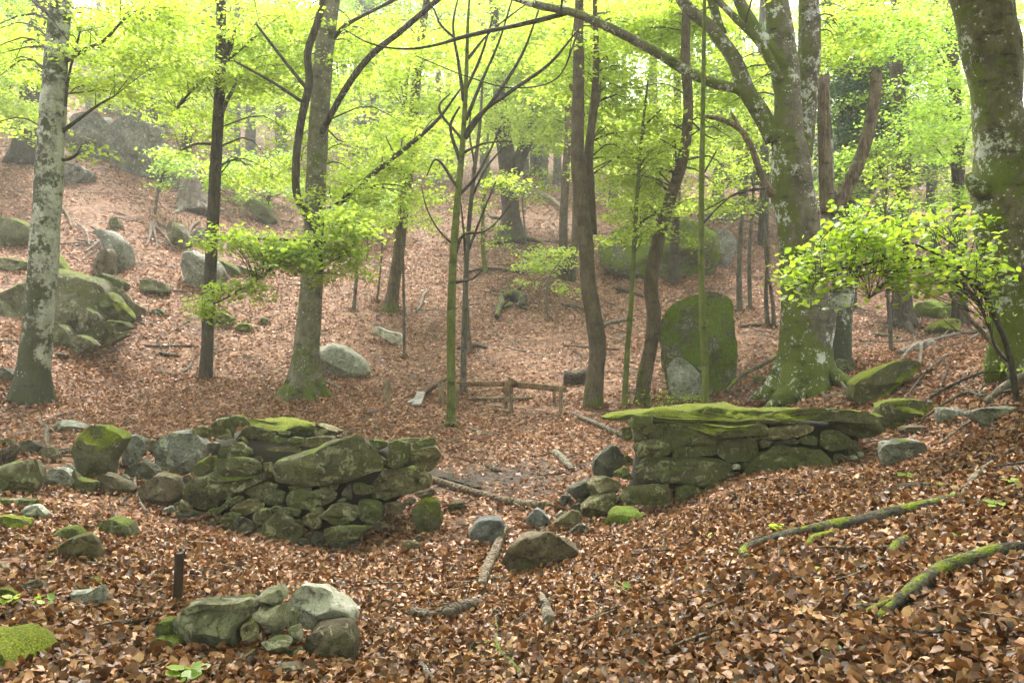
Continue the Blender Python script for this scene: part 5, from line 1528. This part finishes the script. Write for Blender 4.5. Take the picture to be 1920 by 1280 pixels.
S('fallen_twig', 'z7', '840 345 6 890 322 6 1000 330 6 1060 320 6 1095 280 7 1180 288 7', 'dead_grey', 'pale twig lying across the cracked gully slab foot', ['1090 280 4 1105 200 4 1100 120 3'], cat='twig', lift=2)
S('fallen_twig', 'z7', '70 560 5 25 480 5 15 380 5 -5 290 5 -40 240 3', 'dead_grey', 'pale crooked twig left of the barked pole', cat='twig', lift=1.5)
S('root_branch', 'z1', '410 480 9 360 400 12 340 340 16 365 280 14 300 220 8 300 165 7', 'dead', 'pale bleached root in the leaves behind the left edge stones', ['365 290 9 400 255 9 480 262 9 640 285 6', '350 400 8 345 310 8 230 270 6 180 200 5 125 110 4'], lift=1.5)
S('fallen_branch', 'z1', '1100 905 8 1060 850 9 1020 770 10 1015 660 9 1010 560 6 1030 480 4', 'dead_grey', 'lichened thin branch leaning on the round brown boulder', ['1010 765 7 940 790 6 900 835 4', '1015 655 5 860 680 4 700 690 3'], lift=3)
S('fallen_branch', 'z1', '420 450 12 470 445 14 540 425 12 570 400 8', 'dead', 'short bark piece left of the upright lichened boulder', cat='wood')
S('fallen_branch', 'z6', '1610 850 9 1680 830 11 1760 825 12 1860 850 11 1930 890 10', 'dead_grey', 'lichened branch tip touching the dark brown rock by the trough', ['1870 850 8 1840 760 8 1810 640 7 1690 605 6', '1850 640 4 1490 790 4'] if False else ['1870 850 8 1850 760 7 1800 640 6 1720 610 4'], lift=2.5)
S('weathered_branch', 'z5', '150 680 14 160 560 16 180 480 16 240 455 12', 'dead_grey', 'grey weathered root wood by the two leafy seedlings', ['0 330 16 60 370 18 100 400 10'], cat='wood', lift=1.2)
# right bank tangle
S('fallen_branch', 'a6', '240 1060 7 330 990 9 480 910 9 600 840 9 690 790 9 735 770 9', 'moss_log', 'leaning pole against the roots of the biggest beech', lift=8)
S('fallen_log', 'a6', '1205 795 16 1300 765 20 1395 740 16', 'dead_grey', 'pale log lying behind the long mossy boulder', cat='log')
S('fallen_branch', 'a6', '560 1085 7 680 1015 10 760 1010 10 850 1030 12 930 1000 12 1050 940 8', 'dead_grey', 'pale crooked branch between the big beech roots and the long mossy boulder')
S('fallen_branch', 'a6', '1690 1090 16 1780 1020 18 1850 980 20 1960 930 20', 'dead_grey', 'thick pale branch rising out of frame at the right edge', ['1660 1050 6 1700 960 8 1850 935 8 1960 900 8'], lift=2)
S('fallen_branch', 'a6', '1380 1010 6 1500 985 7 1580 1000 7 1700 1010 6', 'dead', 'thin brown branch on the bank below the right edge trunk', ['1500 985 4 1640 900 4 1740 860 3'], lift=2)
S('fallen_branch', 'a6', '840 900 5 880 960 6 930 1030 7 990 1090 6', 'dead_grey', 'thin dead stick leaning before the long mossy boulder', ['840 900 4 760 880 3', '950 1040 4 1020 985 3 1090 920 3'], lift=4)
S('fallen_branch', 'a6', '1320 890 7 1330 820 8 1340 760 8 1390 735 7', 'dead_grey', 'arched pale stick over the right end of the long mossy boulder', lift=4)
S('fallen_branch', 'a6', '150 1050 7 190 970 8 240 910 8 290 850 6', 'dead', 'reddish stick leaning near the pale lichened stone', lift=4)
S('fallen_branch', 'a6', '320 640 7 400 632 8 470 628 6', 'dead_dark', 'short dark log between the upright boulder and the big beech, upslope')
S('fallen_branch', 'a6', '1060 680 6 1130 690 8 1200 700 6', 'moss_log', 'mossy stick in the hollow behind the snag')
for lab, pts, fk in [
    ('dry arched twigs above the long grey slab at the right edge', '1700 802 3 1760 742 4 1850 704 4 1915 690 3', ['1760 742 2 1775 700 2 1770 672 1.2', '1820 716 2 1860 735 1.5']),
    ('tangled dry twig over the right end of the grey slabs', '1728 792 3 1800 748 4 1880 748 4 1935 728 3', ['1800 748 2 1830 715 1.5 1838 690 1', '1850 748 2 1880 775 1.5']),
    ('thin dry stem rising behind the squat moss pad block', '1690 762 2.5 1738 702 3 1792 660 2', ['1738 702 2 1745 672 1.4', '1715 730 1.6 1700 700 1.2']),
    ('dead forked twig lying right of the grey flat slab', '1762 838 3 1830 792 3.5 1905 772 3', ['1830 792 2 1860 812 1.4', '1800 812 2 1808 780 1.3']),
    ('low dead branch on the crest of the right bank', '1672 704 3 1722 656 4 1790 634 4 1852 642 3', ['1722 656 2 1712 630 1.5', '1760 642 2 1790 610 1.5']),
    ('brittle twig fan beside the yellow mossy rock', '1752 692 2.5 1800 652 3 1872 622 2', ['1800 652 2 1840 655 1.5', '1775 672 2 1772 640 1.3']),
    ('thin dry branch pointing downslope at the right edge', '1930 838 4 1860 868 4 1790 905 3 1740 925 2', ['1860 868 2 1840 900 1.5', '1900 850 2 1850 845 1.5']),
    ('long bare twig below the forked pale branch', '1925 905 3 1850 940 3.5 1770 975 3 1700 985 2', ['1850 940 2 1800 940 1.5'])]:
    S('dry_branch', 'p', pts, 'dead_dark' if 'dry' in lab else 'dead_grey', lab, fk, lift=3.0, gain=.75)
# clearing and slope
S('fallen_log', 'a5', '1240 950 34 1300 950 33 1370 935 32', 'dead_dark', 'cut log lying against the bent brown trunk', cat='log', k=14)
S('fallen_log', 'a5', '868 600 12 875 570 15 900 520 17 930 475 17 960 470 14', 'moss_log', 'mossy fallen stem with upturned root plate on the slope', ['950 490 22 985 500 26 1010 540 14', '960 480 10 985 440 8 1010 410 4', '950 490 8 950 430 7 930 390 4', '900 440 5 940 470 8', '980 520 8 1030 545 6', '900 540 6 950 520 10'], cat='log', lift=1.5)
S('fallen_branch', 'a5', '420 555 5 455 490 7 460 460 8 490 430 5', 'dead_grey', 'bleached stick on the slope right of the slanting trunk')
S('fallen_branch', 'a5', '1230 520 7 1300 530 9 1360 545 7', 'dead', 'brown branch on the slope left of the bent trunk', lift=1.5)
S('fallen_branch', 'a5', '1450 635 6 1560 610 8 1640 598 5', 'dead_grey', 'grey branch on the slope between the bent and curving trunks', lift=1.5)
S('fallen_branch', 'a5', '700 335 5 800 320 7 900 325 7 1020 340 5', 'dead_dark', 'long dark branch across the slope behind the mottled sapling', lift=1.5)
S('fallen_branch', 'a5', '650 760 7 720 750 12 760 745 10 810 755 6', 'dead_dark', 'dark branch at the foot of the leaning pale stem')
S('fallen_branch', 'a5', '1240 740 4 1350 750 6 1450 760 7 1550 762 5', 'dead', 'pale straight stick at the foot of the bent trunk, right side')
S('fallen_branch', 'a5', '1520 420 6 1580 440 14 1640 455 9 1690 470 5', 'dead_dark', 'dark pile branch below the huge mossy boulder', ['1540 450 5 1620 430 6'])
S('fallen_branch', 'a5', '1590 950 5 1620 1040 6 1690 1085 7', 'dead_dark', 'curved black stick before the curving trunk foot', lift=6)
S('fallen_branch', 'a5', '90 1155 4 160 1165 5 200 1175 4', 'dead_grey', 'tiny pale stick on the clearing left of the fence')
S('fallen_branch', 'a5', '700 1195 4 760 1220 7 810 1240 6', 'dead_grey', 'pale stick in front of the green barked sapling')
S('fallen_branch', 'a5', '590 1280 6 640 1270 8 700 1258 6', 'dead', 'brown stick behind the left wall end')
S('fallen_branch', 'a4', '1780 935 8 1850 960 9 1910 985 7', 'dead', 'reddish branch right of the flared beech foot')
S('fallen_branch', 'a4', '980 905 5 1040 880 7 1070 840 5', 'dead_grey', 'pale stick left of the slim dark trunk foot', ['870 880 5 985 905 4'])
S('fallen_branch', 'a4', '890 780 6 950 800 9 1000 800 5', 'dead_dark', 'dark stick on the leaves below the outcrop', ['800 740 4 900 745 5 1000 745 6 1110 745 5'])
S('fallen_branch', 'a4', '260 1160 6 340 1130 8 420 1110 7 490 1095 4', 'dead', 'brown curved stick right of the white beech foot')
S('fallen_branch', 'a4', '480 250 6 530 210 7 600 175 6 510 110 6', 'dead_grey', 'pale stick propped on the pale rounded boulder', ['500 200 4 480 130 5 420 70 4', '430 170 4 520 190 5'], lift=5)
S('exposed_roots', 'a4', '840 80 9 840 130 8 820 190 5', 'dead', 'fan of exposed roots below the sapling on the left slope', ['860 80 8 930 150 6 980 220 4', '850 70 8 870 150 6 880 200 3', '880 60 7 990 130 5 1000 200 3', '1050 150 6 1070 90 7 1120 50 5'], cat='roots', lift=2)
S('fallen_branch', 'a1', '330 1150 7 380 1220 6 400 1280 5', 'dead', 'brown branch down slope beside the white beech', ['330 900 6 420 960 5 500 1000 4'], lift=2)
S('fallen_branch', 'a2', '820 1200 6 900 1230 8 980 1225 6', 'dead_dark', 'dark log left of the forked trunk roots')
S('fallen_branch', 'a2', '1060 1080 6 1130 1120 9 1200 1160 9 1250 1200 6', 'dead_grey', 'pale fallen trunk right of the forked tree', lift=3)
S('fallen_branch', 'z3', '410 460 12 450 480 14 500 500 12', 'dead_dark', 'short black log beside the puddle', cat='log')
S('fallen_branch', 'z3', '880 370 18 930 420 22 1000 490 16', 'dead_grey', 'flat pale bark piece in the gap behind the pole', cat='wood')
S('fallen_branch', 'z3', '120 285 5 200 280 9 270 268 6', 'dead', 'brown stick behind the left wall right end')
S('fallen_branch', 'z3', '180 395 5 260 410 6 330 435 7 400 445 4', 'dead_dark', 'thin dark twig above the puddle', cat='twig')
S('fallen_twig', 'z3', '640 455 4 760 480 4 850 500 3', 'dead_dark', 'thin dark twig in the gap right of the short black log', cat='twig')
S('fallen_twig', 'z3', '740 550 5 830 530 5 900 550 4', 'dead_dark', 'dark bent twig in the gap above the broken end of the pole', cat='twig')


def twig_litter():
    mb = MB()
    for (y0, y1, n, L) in [(2.4, 8, 420, .30), (8, 16, 420, .45), (16, 42, 1500, .9)]:
        x, y = scatter(y0, y1, n)
        for a, b in zip(x, y):
            l = L * RNG.uniform(.4, 1.4)
            an = RNG.uniform(0, np.pi)
            q = np.array([(a + math.cos(an) * l * t + RNG.normal(0, .04 * l), b + math.sin(an) * l * t + RNG.normal(0, .04 * l)) for t in (-.5, -.1, .2, .5)])
            z = H(q[:, 0], q[:, 1]) + RNG.uniform(.01, .05)
            r = RNG.uniform(.003, .008) * (1 + b / 18)
            tube(mb, np.column_stack([q, z]), np.array([r, r, r * .8, r * .5]), 4, 6, 0, 1, int(RNG.integers(0, 3)), False)
    tag(obj('twig_litter', mb, [M['dead'], M['dead_grey'], M['dead_dark']]), kind='stuff')


twig_litter()

# ------------------------------------------------------------------ low wooden rail
fence = thing('rail_fence', G(940, 765), 'broken low wooden rail on short paired posts in the clearing', 'fence')


def bar(mb, a, b, w, h, mat=0, up=(0, 0, 1)):
    a, b = np.asarray(a, float), np.asarray(b, float)
    m = 9
    T = (b - a) / np.linalg.norm(b - a)
    u = np.asarray(up, float)
    u = u - T * u.dot(T)
    u /= np.linalg.norm(u)
    s = np.cross(T, u)
    prof = [(-.5, -.42), (-.42, -.5), (.42, -.5), (.5, -.42), (.5, .42), (.42, .5), (-.42, .5), (-.5, .42)]
    V = []
    for i in range(m):
        c = a + (b - a) * i / (m - 1)
        for (p, q) in prof:
            V.append(c + s * p * w + u * q * h)
    V = np.array(V)
    V += (fnoise(V * 6, 2) * .05 * min(w, h))[:, None]
    i, j = np.meshgrid(np.arange(m - 1), np.arange(8), indexing='ij')
    j2 = (j + 1) % 8
    mb.add(V, [np.stack([i * 8 + j, i * 8 + j2, (i + 1) * 8 + j2, (i + 1) * 8 + j], -1).reshape(-1, 4), np.array([[7, 6, 5, 4, 3, 2, 1, 0]]), np.array([[(m - 1) * 8 + q for q in range(8)]])], mat)


for (x, yt, yb, w) in [(722, 716, 753, 4.5), (729.5, 716, 764, 5), (824.5, 722, 761, 5), (830, 719, 762, 4.5), (857, 723, 764, 5), (948.5, 722, 763, 5), (958.5, 723, 768, 5), (1039, 728, 757, 5), (1051, 726, 772, 5.5)]:
    g = G(x, yb)
    t_ = W(x + RNG.uniform(-.6, .6), yt, g[1])
    mb = MB()
    bar(mb, g - np.array((0, 0, .2)), t_ + np.array((0, 0, .03)), w * 1.25 * g[1] / F, w * 1.25 * g[1] / F, up=(0, 1, 0))
    obj('post', mb, M['plank'], g, fence)
Yf = G(829, 761)[1]
Yg = G(955, 766)[1]
for a, b, w, h, mt in [((794, 740, Yf + .9), (838, 711, Yf), .10, .055, 'plank'), ((858, 723, Yg + .3), (955, 722, Yg + .02), .10, .075, 'rail'), ((950, 722, Yg), (1062, 733, Yg - .3), .10, .085, 'rail'), ((946, 741, Yg - .1), (962, 713, Yg - .12), .05, .12, 'rail')]:
    mb = MB()
    A, B = W(*a), W(*b)
    mid = (A + B) / 2
    bar(mb, A + np.array((0, 0, .03)), B + np.array((0, 0, .03)), w, h * 1.3)
    obj('rail', mb, M[mt], mid, fence)
for lab, a, b, w, mt in [('brown plank lying on the leaves behind the low rail', (880, 752), (998, 750), .10, 'plank'), ('bleached pale board leaning on the broken rail', (781, 764), (790, 741), .17, 'plank_pale'), ('short bleached board lying beside the leaning pale board', (768, 760), (788, 748), .10, 'plank_pale')]:
    A, B = G(*a) + np.array((0, 0, .05)), G(*b) + np.array((0, 0, .05 if 'brown' in lab else .06))
    mb = MB()
    bar(mb, A, B, w, .04)
    tag(obj('plank', mb, M[mt], A), lab, 'plank')


# ------------------------------------------------------------------ seep of water in the gap
def puddle():
    pts = px('z3', parse('0 500 60 495 150 512 250 530 340 545 370 570 400 600 330 615 240 590 150 560 60 550 0 570'))
    g = np.array([G(*p) for p in pts])
    z = np.percentile(g[:, 2], 75) + .02
    c = g.mean(0)
    mb = MB()
    ring = np.column_stack([g[:, :2], np.full(len(g), z)])
    n = len(g)
    mb.add(np.vstack([ring, [(c[0], c[1], z)]]), [np.array([[i, (i + 1) % n, n] for i in range(n)])])
    tag(obj('puddle', mb, M['water'], (c[0], c[1], z)), kind='structure')


puddle()


# ------------------------------------------------------------------ seedlings
def seedling(x, y, label, n=4, size=.05, h=.07, mat='leaf_green', group=None, Y=None):
    g = G(x, y)
    mb = MB()
    t = thing('seedling', g, label, 'seedling', group)
    P = [g, g + np.array((RNG.normal(0, .015), RNG.normal(0, .015), h))]
    tube(mb, P, [.0025, .0015], 4, 4, 0, 1, 0, False)
    obj('stem', mb, M['greenstem'], g, t)
    for i in range(n):
        mb = MB()
        a = i * 2.4 + RNG.uniform(0, .6)
        c = P[1] + np.array((math.cos(a) * size * .6, math.sin(a) * size * .6, -.006 * i))
        leaves(mb, c[None], size, (.0, .35), .3, True, 0, .8)
        obj('leaf', mb, M[mat], c, t)


SG = 'tiny seedlings dotted over the leaf litter'
for x, y, lab, n, s in [
    (22, 1140, 'leafy green seedling at the left edge beside the weathered root wood', 7, .06), (88, 1142, 'larger leafy seedling right of the weathered root wood', 7, .065), (345, 1280, 'bright green seedling at the bottom edge near the trough', 9, .075),
    (1172, 1120, 'lone lime green two-leaf seedling below the cracked slab', 3, .06), (1462, 1002, 'green seedling touching the left end of the long mossy branch', 5, .06), (1700, 905, 'green seedling behind the short mossy branch', 4, .06),
    (1868, 960, 'tall lime seedling near the right edge', 6, .07), (1900, 920, 'pair of lime leaves at the right edge above the tall seedling', 4, .06)]:
    seedling(x, y, lab, n, s)
for x, y in [(1785, 935), (1640, 940), (1560, 950), (1392, 985), (1200, 975), (1465, 1130), (1530, 1075), (1620, 1062), (1780, 1050), (1505, 1155), (1590, 1165), (1395, 1075), (1240, 1000), (1340, 1010), (380, 1260), (425, 1256), (90, 1062), (1735, 920),
             (1800, 1010), (1690, 970), (1320, 1130), (1085, 1105), (1400, 1130), (1560, 1225), (220, 1190), (1830, 870)]:
    seedling(x, y, 'tiny seedling with a few round leaves pushing through leaf litter', int(RNG.integers(2, 5)), .035, .03, 'leaf_green' if RNG.random() < .6 else 'leaf', SG)
# yellow-green sprouts behind the right wall, and low shoots by the right bank trunk
for base, box, lab, n in [((1250, 768), (1185, 1320, 745, 772), 'low yellow-green sprouting shrub behind the moss capped wall', 26), ((1880, 720), (1860, 1925, 690, 735), 'small green shoots at the foot of the right edge trunk', 6)]:
    g = G(*base)
    t = thing('shrub', g, lab, 'shrub')
    mb = MB()
    for i in range(n):
        q = G(RNG.uniform(box[0], box[1]), RNG.uniform(box[2] + 5, box[3]))
        c = q + np.array((0, 0, RNG.uniform(.08, .24)))
        leaves(mb, c + RNG.normal(0, .09, (16, 3)) * np.array((1, 1, .4)), .042, (.1, .4), .5, False, 0)
        tube(mb, [q, c], [.004, .002], 4, 4, 0, 1, 1, False)
    tag(obj('foliage', mb, [M['leaf'], M['twig']], g, t, smooth=False), kind='stuff')

# leaves of the near arching sapling that can be picked out one by one
lm = []
for i in range(16):
    mb = MB()
    leaves(mb, np.zeros((1, 3)), .072, (0, .12), .2, True, 0, .66, .35)
    mb.r = [np.full(7, (i + .5) / 16)]
    lm.append(mb.mesh('leaf', M['leaf_green'], smooth=False))
arc = catmull(np.array([(1458, 522, 0), (1500, 500, 0), (1545, 470, 0), (1600, 440, 0), (1660, 448, 0), (1720, 465, 0), (1790, 480, 0), (1860, 520, 0)], float), 80)
for i in range(300):
    q = arc[int(RNG.integers(0, 80))]
    p = W(q[0] + np.clip(RNG.normal(0, 24), -34, 34), q[1] + np.clip(RNG.normal(8, 24), -30, 42), NY + RNG.uniform(-.6, .35))
    o = bpy.data.objects.new('leaf', lm[i % 16])
    o.parent = nt
    o.location = Vector(p) - nt.location
    o.rotation_euler = (RNG.normal(.1, .45), RNG.normal(0, .45), RNG.uniform(0, 6.28))
    o.scale = (1,) * 3 if i % 3 else (.75,) * 3
    COL.objects.link(o)


# ------------------------------------------------------------------ moss cushions: tufts standing on the mossy stones
def tufts(o, n, size, mat, thr=.25, nzmin=.15, seed=0):
    me = o.data
    nv, nf = len(me.vertices), len(me.polygons)
    co = np.empty(nv * 3, np.float32)
    me.vertices.foreach_get('co', co)
    co = co.reshape(-1, 3)
    me.calc_loop_triangles()
    tri = np.empty(len(me.loop_triangles) * 3, np.int32)
    me.loop_triangles.foreach_get('vertices', tri)
    tri = tri.reshape(-1, 3)
    a, b, c = co[tri[:, 0]], co[tri[:, 1]], co[tri[:, 2]]
    N = np.cross(b - a, c - a)
    A = np.linalg.norm(N, axis=1) + 1e-12
    N /= A[:, None]
    k = RNG.choice(len(tri), n * 3, p=A / A.sum())
    u, v = RNG.uniform(0, 1, (2, n * 3))
    f = u + v > 1
    u[f], v[f] = 1 - u[f], 1 - v[f]
    P = a[k] + (b - a)[k] * u[:, None] + (c - a)[k] * v[:, None]
    NN = N[k]
    w = np.array(o.matrix_world.translation if o.parent is None else o.parent.location + o.location)
    Pw = P + w
    m = fnoise(Pw * 2.2 + seed, 4) + .35 * fnoise(Pw * 11, 2) + NN[:, 2] * .75
    keep = (m > thr) & (NN[:, 2] > nzmin)
    Pw, NN = Pw[keep][:n], NN[keep][:n]
    if len(Pw) < 20:
        return
    mb = MB()
    lump = np.clip(fnoise(Pw * 14, 2) * .5 + .5, 0, 1)
    leaves(mb, Pw + NN * (size * (.1 + .5 * lump))[:, None], size, (.55, .6), .9, False, 0, .55, .3)
    r = np.clip(.5 + .5 * fnoise(Pw * 5, 3) + RNG.normal(0, .18, len(Pw)), 0, 1)
    mb.r = [np.repeat(r, 4)]
    tag(obj('moss', mb, M[mat], w, o if o.parent is None else o, smooth=False), kind='stuff')
    return Pw


tops = []
bpy.context.view_layer.update()
for o, mat in MOSSY:
    d = o.dimensions
    area = d.x * max(d.z, d.y)
    far = max(1.0, (o.parent.location.y if o.parent else o.location.y) / 8)
    sz = .028 * far
    n = int(min(13000, area * 7000 / far ** 2))
    if n < 60:
        continue
    if mat == 'st_cap':
        q = tufts(o, n, sz, 'moss', .18, .12)
    elif mat == 'st_green':
        q = tufts(o, int(n * .8), sz, 'moss_dark', .10, -.6)
    elif mat == 'st_mossy':
        q = tufts(o, int(n * .35), sz, 'moss_dark', .42, .1)
    elif mat in ('st_wall', 'st_concrete', 'st_hill'):
        q = tufts(o, int(n * .18), sz, 'moss', .80, .3)
    else:
        q = None
    if q is not None and far < 1.6:
        tops.append(q[RNG.integers(0, len(q), max(1, int(area * 9)))])
mb = MB()
# leaves drifted against trunk feet and rocks
dr = []
for o in COL.objects:
    if o.parent is None and o.get('category') and o.location.y < 24 and o.location.y > 2:
        c = o.get('category')
        if c == 'tree':
            tk = next((ch for ch in o.children if ch.name.startswith('trunk')), None)
            if not tk:
                continue
            co = np.array([v.co[:] for v in tk.data.vertices[:160]])
            rr = max(.06, float(np.abs(co[np.abs(co[:, 2]) < .25][:, 0]).max()) if (np.abs(co[:, 2]) < .25).any() else .1)
            rx = ry = rr
            n, cy_ = int(60 + 260 * rr), 0
        elif o.type == 'MESH' and o.dimensions.x > .12 and c in ('rock', 'boulder', 'slab', 'block', 'ledge', 'concrete block'):
            rx, ry, cy_ = o.dimensions.x * .5, o.dimensions.y * .5, 0
            n = int(40 + 150 * rx)
        else:
            continue
        a = RNG.uniform(0, 6.283, n)
        k = RNG.uniform(.85, 1.0, n) + np.abs(RNG.normal(0, .12, n)) + .03 / max(rx, .05)
        x, y = o.location.x + np.cos(a) * rx * k, o.location.y + cy_ + np.sin(a) * ry * k
        z = H(x, y) + np.clip(.10 * (1.25 - k), 0, .1) + RNG.uniform(.01, .04, n)
        dr.append(np.stack([x, y, z], -1))
D_ = np.vstack(dr)
nr = D_[:, 1] < 9
leaves(mb, D_[nr], .05, (0, .5), .6, True, 0, .64, .7)
leaves(mb, D_[~nr], .07, (0, .5), .6, False, 0, .64, .5)
T_ = np.vstack(tops)
leaves(mb, T_ + (0, 0, .015), .055, (0, .4), .5, True, 0, .64, .6)
tag(obj('leaf_litter', mb, M['litter'], smooth=False), kind='stuff')
